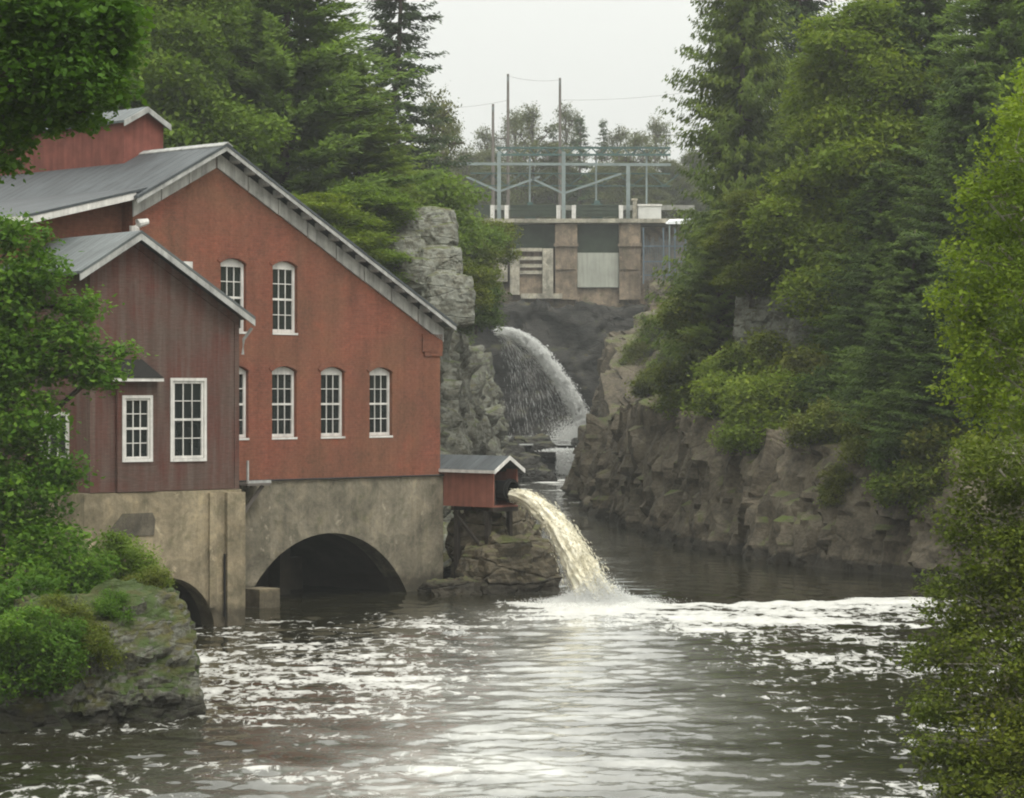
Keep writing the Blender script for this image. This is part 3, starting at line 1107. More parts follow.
AW = [(-1.78, 5.1, 1.1, 2.32, .09)]
w = MB()
outer = [(AL, ZB), (0, ZB), (0, az(0) - .1), (AX, AZ - .1), (AL, az(AL) - .1)]
w.add(*panel(outer, [win_hole(a, b, c, d, 0) for a, b, c, d, t in AW], .1))
w.add([(0, 0, ZB), (0, ADEP, ZB), (0, ADEP, az(0) - .1), (0, 0, az(0) - .1)], [(0, 1, 2, 3)])
w.add([(AL, 0, ZB), (AL, ADEP, ZB), (AL, ADEP, az(AL) - .1), (AL, 0, az(AL) - .1)], [(3, 2, 1, 0)])
w.add([(x, ADEP, z) for x, z in outer], [tuple(range(len(outer)))])
w.build('wall', M['siding'], annex)
for a, b, c_, d, t in AW:
    window(annex, a, b, c_, d, 0, .01, trim=t, sill=0, fr=.075)
# little bay with its hood
bay = MB()
bx0, bx1, bd = -4.3, -2.95, .14
hole = win_hole(-3.63, 5.12, .86, 1.78, 0)
V, FF = panel([(bx0, ZB), (bx1, ZB), (bx1, 7.42), (bx0, 7.42)], [hole], .1, y=-bd)
bay.add(V, FF)
bay.add([(bx0, -bd, ZB), (bx0, -.002, ZB), (bx0, -.002, 7.42), (bx0, -bd, 7.42)], [(0, 1, 2, 3)])
bay.add([(bx1, -bd, ZB), (bx1, -.002, ZB), (bx1, -.002, 7.42), (bx1, -bd, 7.42)], [(3, 2, 1, 0)])
bay.add([(bx0, -bd, ZB), (bx1, -bd, ZB), (bx1, 0, ZB), (bx0, 0, ZB)], [(0, 1, 2, 3)])
bay_o = bay.build('bay', M['siding'], annex)
window(annex, -3.63, 5.12, .86, 1.78, 0, -bd + .01, trim=.09, sill=0, fr=.06)
hd = MB()
hx0, hx1 = bx0 - .35, bx1 + .06
hd.add([(hx0, -bd - .3, 7.5), (hx1, -bd - .3, 7.5), (hx1, -.003, 7.5), (hx0, -.003, 7.5), (hx0 + .4, -.1, 8.05), (hx1 - .55, -.1, 8.05), (hx1 - .55, -.003, 8.05), (hx0 + .4, -.003, 8.05)],
       [(0, 3, 2, 1), (4, 5, 6, 7), (0, 1, 5, 4), (1, 2, 6, 5), (2, 3, 7, 6), (3, 0, 4, 7)])
hd.build('hood', M['shingle'], annex)
ht = MB()
ht.box(hx0, hx1, -bd - .28, -bd - .24, 7.4, 7.497)
ht.box(hx1 - .05, hx1 - .01, -bd - .24, -.003, 7.4, 7.497)
ht.build('hood_trim', M['white'], annex)
# side window on the left wall
sw = MB()
for y0_, y1_, z0_, z1_ in ((1.2, 1.32, 5.1, 6.5), (2.8, 2.92, 5.1, 6.5), (1.32, 2.8, 6.38, 6.5), (1.32, 2.8, 5.1, 5.2), (1.32, 2.8, 5.78, 5.84), (1.78, 1.82, 5.2, 6.38), (2.3, 2.34, 5.2, 6.38)):
    sw.box(AL - .06, AL - .004, y0_, y1_, z0_, z1_)
swo = sw.build('window', M['white'], annex)
sp = MB()
sp.box(AL - .02, AL - .003, 1.33, 2.79, 5.21, 6.37)
sp.build('pane', M['glass'], swo)
# corner boards
cb = MB()
cb.box(-.14, .02, -.03, -.003, ZB, az(0) - .12)
cb.build('corner_board', M['siding'], annex)
cb = MB()
cb.box(AL - .02, AL + .14, -.03, -.003, ZB, az(AL) - .12)
cb.build('corner_board', M['siding'], annex)
# roof
XR2, XL2 = .3, AL - .6
for xa, xb in ((AX, XR2), (XL2, AX - .001)):
    slab(xa, az(xa) + .08, xb, az(xb) + .08, -.5, ADEP + .6, .08).build('roof', M['roof_light'], annex)
fa = MB()
rake(fa, AX, AZ, XR2, az(XR2), -.004, -.2, -.49, -.44)
rake(fa, XL2, az(XL2), AX - .002, AZ, -.004, -.2, -.49, -.44)
fa.build('rake_board', M['trim_grey'], annex)
fz = MB()
rake(fz, AX, AZ, -.02, az(-.02), -.12, -.36, -.05, -.004)
rake(fz, AL + .02, az(AL + .02), AX - .002, AZ, -.12, -.36, -.05, -.004)
fz.build('frieze_board', M['siding'], annex)
vt = MB()
vt.box(-2.05, -1.75, -.2, .1, az(-1.9) + .09, az(-1.9) + .34)
vt.build('roof_vent', M['white'], annex)
dp = MB()
dp.tube([(.3, -.3, az(.4) - .2), (.12, -.12, az(.4) - .55), (.1, -.1, az(.4) - 1.0)], .05, 7)
dp.build('downpipe', M['trim_grey'], annex)

# concrete base of the annex with its small arch
bx0, bx1, br_ = -4.3, -.92, 1.62
arc = arch_pts(bx0, bx1, -.06, br_, 18)
fo = MB()
poly = [(.05, -1.6), (.05, ZB - .02), (AL - .25, ZB - .02), (AL - .25, -1.6), (bx0, -1.6)] + arc[::-1] + [(bx1, -1.6)]
fo.add(*panel(poly, [], 0, y=-.1))
edge = [(bx0, -1.6)] + arc[::-1] + [(bx1, -1.6)]
n = len(edge)
fo.add([(x, -.1, z) for x, z in edge] + [(x, .6, z) for x, z in edge], [(i, i + 1, i + 1 + n, i + n) for i in range(n - 1)])
fo.add([(.05, -.1, -1.6), (.05, ADEP, -1.6), (.05, ADEP, ZB - .02), (.05, -.1, ZB - .02)], [(0, 1, 2, 3)])
fo.add([(AL - .25, -.1, -1.6), (AL - .25, ADEP, -1.6), (AL - .25, ADEP, ZB - .02), (AL - .25, -.1, ZB - .02)], [(3, 2, 1, 0)])
fo.add([(AL - .25, -.1, ZB - .02), (.05, -.1, ZB - .02), (.05, ADEP, ZB - .02), (AL - .25, ADEP, ZB - .02)], [(0, 1, 2, 3)])
fo.build('foundation', M['concrete'], annex)
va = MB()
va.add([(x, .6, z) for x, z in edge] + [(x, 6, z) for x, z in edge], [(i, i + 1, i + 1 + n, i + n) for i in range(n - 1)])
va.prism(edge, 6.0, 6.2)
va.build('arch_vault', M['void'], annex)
# pilaster, slot and blocked opening of the base
pl = MB()
pl.box(-.55, .09, -.26, -.103, -1.6, ZB - .1)
pl.box(-1.14, -.9, -.2, -.103, .6, ZB - .1)
pl.build('pilaster', M['concrete'], annex)
bo = MB()
bo.prism([(-4.55, 2.85), (-3.05, 2.85), (-3.0, 3.3), (-3.1, 3.52), (-4.1, 3.52), (-4.5, 3.1)], -.13, -.103)
bo.build('blocked_opening', mat_concrete('dark_patch_concrete', (.12, .105, .08)), annex)
cp = MB()
cp.tube([(-.62, -.2, .3), (-.62, -.2, 2.2)], .035, 6)
cp.build('drain_pipe', M['black'], annex)

# ================================================================== PENSTOCK SHED (projects from the corner)
shed = empty('pipe_shed', C_R, A_M)
tag(shed, 'small faded red shed with a grey gable roof on black posts, over the outlet pipe', 'shed')
sx0, sx1, sy0, sy1, sz0, sz1, szr = .1, 1.4, -2.5, 3.0, 3.02, 4.36, 4.78
xc = (sx0 + sx1) / 2
s_ = MB()
s_.box(sx0, sx0 + .06, sy0, sy1, sz0, sz1)
s_.box(sx1 - .06, sx1, sy0, sy1, sz0, sz1)
s_.box(sx0 + .06, sx1 - .06, sy0 + .0, sy1, sz0, sz0 + .06)
s_.box(sx0 + .06, sx1 - .06, sy1 - .06, sy1, sz0 + .06, sz1)
s_.build('side_boards', M['pink_board'], shed)
s_ = MB()
s_.prism([(sx0 + .06, sz1 - .1), (sx1 - .06, sz1 - .1), (sx1 - .06, sz1), (xc, szr - .03), (sx0 + .06, sz1)], sy0 + .5, sy0 + .54)
s_.box(sx0 + .06, sx0 + .16, sy0 + .05, sy0 + .15, sz0 + .06, sz1)
s_.build('gable_boards', M['timber'], shed)
s_ = MB()
for s in (-1, 1):
    xo = xc + s * ((sx1 - sx0) / 2 + .15)
    zo = sz1 - .07
    s_.hexa([(xc, sy0 - .2, szr), (xo, sy0 - .2, zo), (xo, sy1 + .1, zo), (xc, sy1 + .1, szr), (xc, sy0 - .2, szr + .06), (xo, sy0 - .2, zo + .06), (xo, sy1 + .1, zo + .06), (xc, sy1 + .1, szr + .06)])
s_.build('roof', M['roof'], shed)
s_ = MB()
for s in (-1, 1):
    xo = xc + s * ((sx1 - sx0) / 2 + .15)
    zo = sz1 - .07
    s_.hexa([(xc, sy0 - .23, szr - .08), (xo, sy0 - .23, zo - .08), (xo, sy0 - .2, zo - .08), (xc, sy0 - .2, szr - .08), (xc, sy0 - .23, szr + .07), (xo, sy0 - .23, zo + .07), (xo, sy0 - .2, zo + .07), (xc, sy0 - .2, szr + .07)])
s_.box(sx0 - .17, sx0 - .13, sy0 - .2, sy1, sz1 - .13, sz1 - .02)
s_.build('white_trim', M['white'], shed)
s_ = MB()
s_.box(sx0 - .02, sx1 + .02, sy0, sy0 + .14, sz0 - .16, sz0 - .002)
s_.box(sx0 - .02, sx1 + .02, -.6, -.46, sz0 - .16, sz0 - .002)
s_.bar((sx0 + .1, sy0 + .1, 1.1), (sx0 + .1, -.5, 2.8), .1)
s_.build('floor_beam', M['timber'], shed)
for (a, b) in ((sx0 + .05, sy0 + .3), (sx1 - .1, sy0 + .3), (sx0 + .05, -.7)):
    s_ = MB()
    s_.box(a, a + .16, b, b + .16, .2, sz0 - .164)
    s_.build('post', M['timber'], shed)
pipe = empty('outlet_pipe', C_R, A_M)
tag(pipe, 'wide black iron pipe ending in the open gable of the small red shed', 'pipe')
p_ = MB()
pr, pz, py0 = .36, 3.6, sy0 - .28
for k in range(28):
    a0, a1 = 2 * math.pi * k / 28, 2 * math.pi * (k + 1) / 28
    ring = []
    for a in (a0, a1):
        for r in (pr, pr - .05):
            for y in (py0, sy1 - .2):
                ring.append((xc + .12 + r * math.cos(a), y, pz + r * math.sin(a)))
    # outer, inner, lip
    p_.add(ring, [(0, 1, 5, 4), (2, 6, 7, 3), (0, 4, 6, 2)])
p_.build('pipe_barrel', M['black'], pipe)
p_ = MB()
for k in range(28):
    a0, a1 = 2 * math.pi * k / 28, 2 * math.pi * (k + 1) / 28
    q = []
    for a in (a0, a1):
        for r in (pr + .002, pr + .07):
            for y in (py0 + .1, py0 + .2):
                q.append((xc + .12 + r * math.cos(a), y, pz + r * math.sin(a)))
    p_.add(q, [(0, 2, 6, 4), (1, 5, 7, 3), (2, 3, 7, 6)])
p_.build('flange', M['black'], pipe)

# ================================================================== FALLING WATER
T = NT('pale_yellow_torrent')
v = T.coord('World')
nz = T.noise(T.coord('World', (3, 3, 1.1)), 1.7, 6, .7)
col = T.mix(T.ramp(nz, [(.35, 0.), (.65, 1.)]), (.6, .55, .39), (.77, .735, .6))
M['jet'] = T.finish(col, .35, T.bump(nz, .5, .06), .4, Subsurface_Weight=.0)
T = NT('white_falling_water')
nz = T.noise(T.coord('World', (2, 2, .8)), 1.3, 6, .7)
T.finish(T.mix(T.ramp(nz, [(.35, 0.), (.65, 1.)]), (.82, .83, .81), (.94, .95, .93)), .4, None, .4)
tl = T.new('ShaderNodeBsdfTranslucent', i_Color=(.95, .95, .93))
ms_ = T.new('ShaderNodeMixShader')
ms_.inputs[0].default_value = .6
T.t.links.new(T.out.inputs[0].links[0].from_socket, ms_.inputs[1])
T.t.links.new(tl.outputs[0], ms_.inputs[2])
T.t.links.new(ms_.outputs[0], T.out.inputs[0])
M['fall'] = T.m

cA, sA = math.cos(A_M), math.sin(A_M)


def mill_w(x, y, z):
    return Vector((C_R[0] + x * cA - y * sA, C_R[1] + x * sA + y * cA, z))


g = np.random.default_rng(31)


def streaks(P, D, L, Rd):
    """elongated drops as small octahedra"""
    n = len(P)
    D = D / (np.linalg.norm(D, axis=1)[:, None] + 1e-9)
    A = np.cross(D, np.array([.3, .5, .81]))
    A /= np.linalg.norm(A, axis=1)[:, None] + 1e-9
    B = np.cross(D, A)
    L, Rd = L[:, None], Rd[:, None]
    V = np.stack([P - D * L * .5, P + A * Rd, P + B * Rd, P - A * Rd, P - B * Rd, P + D * L * .5], 1).reshape(-1, 3)
    f = np.array([(0, 2, 1), (0, 3, 2), (0, 4, 3), (0, 1, 4), (5, 1, 2), (5, 2, 3), (5, 3, 4), (5, 4, 1)])
    Fc = (np.arange(n)[:, None, None] * 6 + f[None]).reshape(-1, 3)
    return V, Fc


def np_mesh(name, V, Fc, mat):
    me = bpy.data.meshes.new(name)
    me.vertices.add(len(V))
    me.vertices.foreach_set('co', np.asarray(V, np.float32).ravel())
    me.loops.add(Fc.size)
    me.loops.foreach_set('vertex_index', Fc.astype(np.int32).ravel())
    me.polygons.add(len(Fc))
    me.polygons.foreach_set('loop_start', np.arange(0, Fc.size, 3, dtype=np.int32))
    me.update()
    me.validate()
    me.shade_smooth()
    return link(name, me, mat)


def ballistic(n, p0, dp, v0, dv, tmax, g, tpow=1.0, vf=None, grow=.0, floor=0.0):
    P0 = np.array(p0)[None] + g.normal(size=(n, 3)).clip(-1.8, 1.8) * np.array(dp)
    V0 = np.array(v0)[None] * (1 + (vf(n) if vf else 0 * g.random(n)))[:, None] + g.normal(size=(n, 3)) * np.array(dv)
    t = tmax * g.random(n) ** tpow
    P = P0 + V0 * t[:, None]
    P[:, 2] -= 4.9 * t * t
    P += g.normal(size=(n, 3)) * (grow * t / tmax)[:, None]
    Vt = V0.copy()
    Vt[:, 2] -= 9.8 * t
    k = P[:, 2] > floor
    return P[k], Vt[k], t[k] / tmax


def strand_field(n, start, vel, t_end, rad, g, wob=.04, steps=16, sides=5, grav=9.8):
    mb = MB()
    for i in range(n):
        p0, v0 = start(g), vel(g)
        te = t_end * (.93 + .1 * g.random()) if not callable(t_end) else t_end(p0, v0)
        t0 = 0.0 if g.random() < .45 else te * g.random() * .75
        pts, rr = [], []
        ph = g.random() * 10
        r0 = rad(g)
        t1 = te if g.random() < .6 else min(te, t0 + te * (.2 + .4 * g.random()))
        for k in range(steps + 1):
            t = t0 + (t1 - t0) * k / steps
            spread = t / te
            p = p0 + v0 * t + Vector((0, 0, -.5 * grav * t * t))
            p += noise.noise_vector(Vector((ph, t * 5, i * .37))) * wob * (.3 + 2.2 * spread)
            pts.append(p)
            e = min(1, 3.0 * k / steps + .25) * min(1, 3.0 * (steps - k) / steps + .25)
            rr.append(r0 * (.6 + .9 * spread) * e * (.75 + .5 * abs(noise.noise(Vector((ph, t * 9, i))))))
        mb.tube(pts, rr, sides)
    return mb


P0 = mill_w(xc + .12, py0, pz - .16)
land = Vector((X(597, 81.6), 81.6, 0))
tt = math.sqrt(2 * P0.z / 9.8)
v0 = (land - P0) / tt
v0.z = 0
side = Vector((v0.y, -v0.x, 0)).normalized()


def js(g):
    return P0 + side * float(np.clip(g.normal() * .14, -.28, .28)) + Vector((0, 0, float(g.uniform(-.12, .12))))


def jv(g):
    return v0 * float(1 + np.clip(g.normal() * .06, -.2, .1)) + side * float(g.normal() * .24) + Vector((0, 0, float(g.normal() * .16)))


cV, cF = [], []
ns, nc = 60, 40
for i in range(ns + 1):
    t = tt * 1.02 * i / ns
    c0 = P0 + v0 * t + Vector((0, 0, -4.9 * t * t))
    dr = (v0 + Vector((0, 0, -9.8 * t))).normalized()
    up = side.cross(dr).normalized()
    f_ = i / ns
    for k in range(nc):
        a_ = 2 * math.pi * k / nc
        q = side * math.cos(a_) + up * math.sin(a_)
        s0 = c0 + q * .3
        w_ = noise.fractal(Vector((math.cos(a_) * 2.2, math.sin(a_) * 2.2, t * 4.0 - 3)) * 1.5, .8, 2.1, 5)
        w2 = noise.fractal(Vector((math.cos(a_) * 7, math.sin(a_) * 7, t * 7.0)) * 1.2, .7, 2.1, 4)
        rad = (.25 + .26 * f_) * (1 + (.1 + .4 * f_) * w_ + (.05 + .16 * f_) * w2)
        cV.append(c0 + (side * math.cos(a_) * 1.12 + up * math.sin(a_) * .85) * rad)
for i in range(ns):
    for k in range(nc):
        k2 = (k + 1) % nc
        q = [i * nc + k, i * nc + k2, (i + 1) * nc + k2, (i + 1) * nc + k]
        cF += [(q[0], q[1], q[2]), (q[0], q[2], q[3])]
Pj, Vj, fj = ballistic(26000, P0, (.13, .13, .13), v0, (.22, .22, .16), tt, g, .62, lambda n: g.normal(size=n) * .045, .12)
sV, sF = streaks(Pj, Vj, (.06 + .2 * g.random(len(Pj)) ** 2), .006 + .02 * g.random(len(Pj)) ** 2)
jet = np_mesh('water_jet', np.concatenate([np.array(cV), sV]), np.concatenate([np.array(cF), sF + len(cV)]), M['jet'])
tag(jet, 'pale yellow jet of water arching from the pipe in the red shed into the river', 'water jet')

# splash where it lands
def drops(n, centre, spread, zs, g, r=(.015, .05)):
    mb = MB()
    for i in range(n):
        q = Vector(centre) + Vector((float(g.normal() * spread[0]), float(g.normal() * spread[1]), float(abs(g.normal()) * zs)))
        rad = float(g.uniform(*r))
        e = Vector((float(g.normal()), float(g.normal()), float(g.normal() * 2))).normalized() * rad * 1.4
        mb.tube([q - e, q, q + e], [rad * .3, rad, rad * .3], 5)
    return mb


n = 42000
r_ = np.abs(g.normal(size=n)) * .75
an = g.random(n) * 6.283
Pd = np.stack([land.x + r_ * np.cos(an) * 1.25, land.y - .1 + r_ * np.sin(an), np.abs(g.normal(size=n)) * .34 * np.exp(-(r_ / .9) ** 2) + .02 + .05 * g.random(n)], 1)
V_, F_ = streaks(Pd, unit(n, g), .015 + .04 * g.random(n) ** 2, .006 + .016 * g.random(n) ** 2)
o = np_mesh('splash', V_, F_, M['fall'])
tag(o, 'white splash of drops where the yellow jet meets the river', 'splash', kind='stuff')

# waterfall
wf0 = W(499, 331, 243)


def ws(g):
    return wf0 + Vector((float(g.uniform(-.8, .2)), float(g.normal() * .8), float(g.normal() * .28)))


tf = math.sqrt(2 * (wf0.z - 2.6) / 9.8)
vmax = (X(592, 243) - wf0.x) / tf


def wv(g):
    f = 1.02 - min(.9, abs(float(g.normal())) * .06) if g.random() < .94 else float(1 - .9 * g.random() ** 1.6)
    return Vector((vmax * f, float(g.normal() * .5), float(g.normal() * .25)))


tfl = tf
def ffun(n):
    return .02 - np.abs(g.normal(size=n)) * .036
dpw = (.3, .55, .22)
parts = []
# the dense outer arc, broken into clots, then the thin veil that drops behind it
Pw, Vw, fw = ballistic(52000, wf0, dpw, (vmax, 0, 0), (.1, .3, .18), tfl, g, .75, ffun, .15, 2.55)
clot = np.array([noise.fractal(Vector((p[0] * 1.6, p[1] * 1.2, p[2] * 1.0)), .9, 2, 3) for p in Pw])
k = clot + .25 * (1 - fw) > -.16
Pw, Vw, fw = Pw[k], Vw[k], fw[k]
parts.append(streaks(Pw, Vw, .08 + .22 * g.random(len(Pw)) ** 2, .022 + .05 * g.random(len(Pw)) ** 3))
Pw, Vw, fw = ballistic(2200, wf0, (.4, .7, .3), (vmax, 0, 0), (.1, .3, .2), tfl, g, .8, lambda n: -.85 * g.random(n) ** 1.7, .12, 2.55)
parts.append(streaks(Pw, Vw,   .3 + .9 * g.random(len(Pw)) ** 2, .006 + .012 * g.random(len(Pw)) ** 2))
Pw = np.stack([X(584, 243) + g.normal(size=16000) * 1.3, 242 + g.normal(size=16000) * 1.2, 2.55 + np.abs(g.normal(size=16000)) * .75], 1)
parts.append(streaks(Pw, unit(len(Pw), g), .05 + .1 * g.random(len(Pw)), .02 + .04 * g.random(len(Pw)) ** 2))
off = 0
VV, FFs = [], []
for V_, F_ in parts:
    VV.append(V_); FFs.append(F_ + off); off += len(V_)
o = np_mesh('waterfall', np.concatenate(VV), np.concatenate(FFs), M['fall'])
tag(o, 'white waterfall shooting out of the gorge below the dam', 'waterfall')
# little cascade below
cs = W(563, 452, 212)


def cstart(g):
    return cs + Vector((float(g.uniform(-.5, 1.2)), float(g.uniform(-.6, .6)), float(g.normal() * .06)))


Pw, Vw, fw = ballistic(9000, (cs.x + .3, cs.y, cs.z), (.5, .4, .06), (.35, -1.6, 0), (.2, .3, .2), math.sqrt(2 * cs.z / 9.8), g, .7, None, .1, .02)
V1, F1 = streaks(Pw, Vw, .06 + .25 * g.random(len(Pw)) ** 2, .012 + .03 * g.random(len(Pw)) ** 2)
Pw = np.stack([cs.x + .2 + g.normal(size=3500) * .75, cs.y + .4 + g.normal(size=3500) * .4, cs.z + .02 + np.abs(g.normal(size=3500)) * .1], 1)
V2, F2 = streaks(Pw, unit(3500, g), .08 + .12 * g.random(3500), .03 + .05 * g.random(3500) ** 2)
o = np_mesh('cascade', np.concatenate([V1, V2]), np.concatenate([F1, F2 + len(V1)]), M['fall'])
tag(o, 'small white cascade between dark rocks below the waterfall', 'cascade', kind='stuff')

# ================================================================== RIVER
def river():
    ds = []
    d = -45.0
    while d < 225:
        ds.append(d)
        if d < 36: d += 3.0 if d < 30 else 1.0
        else: d += max(.10, .10 * (d / 45) ** 2)
    ds = np.array(ds)
    us = np.concatenate([np.linspace(-1.2, -.24, 30)[:-1], np.linspace(-.24, .24, 330), np.linspace(.24, 1.2, 30)[1:]])
    D, U = np.meshgrid(ds, us, indexing='ij')
    Xx = U * np.maximum(D, 34)
    Yy = D
    g = np.random.default_rng(5)
    Z = np.zeros_like(Xx)
    gx = np.sin(Xx * .21 + 1.3 * np.sin(Yy * .09)) * np.sin(Yy * .13 + .8 * np.sin(Xx * .17))
    # wave spectrum
    for i in range(110):
        lam = .26 * (7 ** g.random())
        th = g.normal() * .6 - math.pi / 2
        k = 2 * math.pi / lam
        a = .0025 * lam ** 1.0
        Z += a * np.sin(k * (Xx * math.cos(th) + Yy * math.sin(th)) + g.random() * 6.283 + .9 * np.sin(Xx * .6 + i) + .9 * np.sin(Yy * .5 + i * 2))
    # calm in the lee of the right cliff, rough where the jet lands
    lx, ly = land.x, land.y
    r = np.hypot(Xx - lx, (Yy - ly))
    calm = 1 - .8 * np.clip((Xx - (.02 * Yy + 1.0)) / 6, 0, 1) * np.clip((Yy - 82) / 5, 0, 1) * np.clip((150 - Yy) / 20, 0, 1)
    Z *= calm * (.85 + .35 * gx)
    rip = .035 * np.sin(r * 4.2 + 2 * np.sin(Xx * .7) + np.sin(Yy * 1.1)) * np.exp(-r / 9) + .06 * np.exp(-(r / 1.5) ** 2) * np.sin(r * 7 + Xx * 5)
    Z += rip
    # foam: the landing zone and the band that drifts across the river from it
    nn = np.zeros_like(Xx)
    for i in range(60):
        lam = .7 * (9 ** g.random())
        th = g.random() * 6.283
        k = 2 * math.pi / lam
        nn += lam ** .5 * np.sin(k * (Xx * .45 * math.cos(th) + Yy * math.sin(th)) + g.random() * 6.28 + 1.5 * np.sin(.5 * Xx + i) )
    nn /= nn.std()
    yc = ly - .8 + .04 * (Xx - lx) - .6 * np.sin(Xx * .35)
    back = np.clip((yc + 1.3 - Yy) / .9, 0, 1)
    fx = np.clip((Xx + 1.6) / 3.5, 0, 1) * np.clip((19 - Xx) / 7, 0, 1)
    yc = yc + .35 * np.sin(Xx * 1.7 + 1) + .25 * np.sin(Xx * 3.1) + .18 * np.sin(Xx * 6.3 + 2)
    core = np.exp(-(np.clip(yc - Yy, 0, None) / 5.0) ** 1.5) * back * fx
    wide = np.exp(-np.clip(yc - Yy, 0, None) / 8.0) * back * np.clip((Xx + 5.5) / 6, 0, 1) * np.clip((16 - Xx) / 6, 0, 1)
    white_mask = np.clip(.8 * core + .16 * core * nn, 0, 1) + np.clip(.34 * wide + .12 * wide * nn, 0, .8)
    white_mask += np.exp(-(r / 1.4) ** 2)
    line = np.exp(-((Yy - (83.1 + .03 * (Xx - 12))) / .35) ** 2) * np.clip((Xx - 11.2) / .6, 0, 1) * np.clip((15.2 - Xx) / .5, 0, 1)
    white_mask += line * .9
    # pale flecks painted for sky glints on the waves, left half and lower right
    left = np.clip((1.5 - Xx) / 4, 0, 1) * np.clip((Yy - 34) / 6, 0, 1) * np.clip((80 - Yy) / 6, 0, 1)
    white_mask += left * (.345 + .1 * nn) * (.8 + .2 * np.clip((Yy - 46) / 6, 0, 1)) + np.exp(-((Yy - 60 - .4 * (Xx + 4)) / 3.5) ** 2) * left * .16
    rgt = np.clip((Xx - 3.5) / 3, 0, 1) * np.clip((78 - Yy) / 5, 0, 1)
    white_mask += rgt * (.3 + .09 * nn)
    # white water under the cascade and down the reach
    up = np.clip((Yy - 135) / 50, 0, 1)
    white_mask += np.clip(up * (.1 + .5 * nn), 0, .8)
    white_mask = np.clip(white_mask, 0, 1)
    Z += white_mask * (.02 * nn + .03) * np.clip(core * 2 + .3, 0, 1)
    nR, nC = Xx.shape
    me = bpy.data.meshes.new('river')
    n = nR * nC
    me.vertices.add(n)
    me.vertices.foreach_set('co', np.stack([Xx, Yy, Z], -1).astype(np.float32).ravel())
    idx = np.arange(n).reshape(nR, nC)
    q = np.stack([idx[:-1, :-1], idx[:-1, 1:], idx[1:, 1:], idx[1:, :-1]], -1).reshape(-1, 4)
    me.loops.add(q.size)
    me.loops.foreach_set('vertex_index', q.ravel().astype(np.int32))
    me.polygons.add(len(q))
    me.polygons.foreach_set('loop_start', np.arange(0, q.size, 4, dtype=np.int32))
    sheen_plume = np.clip((ly + 1 - Yy) / 3, 0, 1) * np.exp(-((Xx - (lx - .6 - .06 * (ly - Yy))) / (2.8 + .03 * (ly - Yy))) ** 2) * (.75 + .2 * nn)
    sheen_plume += .55 * np.clip((Yy - 84) / 6, 0, 1) * np.exp(-((Xx - 1.2) / 3.2) ** 2) * (.7 + .35 * nn)  # pale sky reflection painted on the reach upstream of the jet
    at2 = me.attributes.new('bubble_sheen', 'FLOAT', 'POINT')
    at2.data.foreach_set('value', np.clip(sheen_plume, 0, 1).astype(np.float32).ravel())
    at = me.attributes.new('white_mask', 'FLOAT', 'POINT')
    at.data.foreach_set('value', white_mask.astype(np.float32).ravel())
    me.update()
    me.shade_smooth()
    T = NT('brown_river_water')
    v = T.coord('World')
    fo = T.new('ShaderNodeAttribute', attribute_name='white_mask').outputs['Fac']  # holds the froth together with the painted sky flecks
    br = T.noise(T.coord('World', (1., .5, 1)), 2.8, 9, .68, .7)
    m = T.math('ADD', br, T.math('MULTIPLY', fo, .55))
    m = T.math('SUBTRACT', m, T.math('MULTIPLY', T.noise(T.coord('World', (1., .6, 1)), 7.0, 4, .65), .12))
    m = T.ramp(m, [(.665, 0.), (.73, .6), (.84, .95)])
    ripple = T.noise(T.coord('World', (1.0, .8, 1)), 2.6, 3, .5)
    nrm = T.bump(ripple, .22, .05)
    wcol = T.mix(T.noise(v, .15, 3), (.014, .014, .008), (.024, .022, .012))
    sheen = T.new('ShaderNodeAttribute', attribute_name='bubble_sheen').outputs['Fac']
    sheen = T.math('MULTIPLY', sheen, T.ramp(T.noise(T.coord('World', (1., .5, 1)), .9, 6, .65), [(.3, .45), (.65, 1.)]))
    wcol = T.mix(sheen, wcol, (.52, .52, .48))       # pale grey painted for the sky's reflection, plus air carried below the jet
    fcol = T.mix(T.noise(T.coord('World', (1., .5, 1)), 3.0, 6, .7), (.3, .3, .27), (.74, .73, .69))
    col = T.mix(m, wcol, fcol)
    rough = T.math('ADD', T.math('MULTIPLY', m, .55), .04)
    T.finish(col, rough, nrm, .5, IOR=1.33)
    o = link('river', me, T.m)
    tag(o, 'brown rippled river with drifting froth and painted sky glints', kind='structure')


river()

# rocks by the water
o = boulder('ledge_rock', (-.2, 86.6, .15), (2.1, 1.5, 2.05), M['rock_brown'], 3, rz=.6, sq=.55)
tag(o, 'brown mossy ledge between the mill foundation and the pale jet', 'rock')
o = boulder('ledge_rock', (-2.0, 85.6, -.25), (1.5, 1.0, .95), M['rock_brown'], 5, rz=.3)
tag(o, 'low dark rock at the waterline under the shed posts', 'rock')
o = boulder('ledge_rock', (-.6, 88.4, 1.1), (2.2, 1.5, 2.5), M['rock_brown'], 8, rz=1.1)
tag(o, 'upright wet rock behind the mossy ledge, beside the jet', 'rock')

o = boulder('foreground_rock', (-9.15, 53.4, .55), (2.35, 2.2, 2.45), M['rock_lichen'], 2, amp=.3, sub=6, rz=.5)
tag(o, 'large rock with grey lichen face and mossy top at the lower left', 'rock')
o = boulder('foreground_rock', (-11.3, 52.0, .3), (2.4, 2.0, 2.0), M['rock_lichen'], 6, amp=.3, rz=.2)
tag(o, 'low mossy rock at the left edge beside the lichen covered one', 'rock')

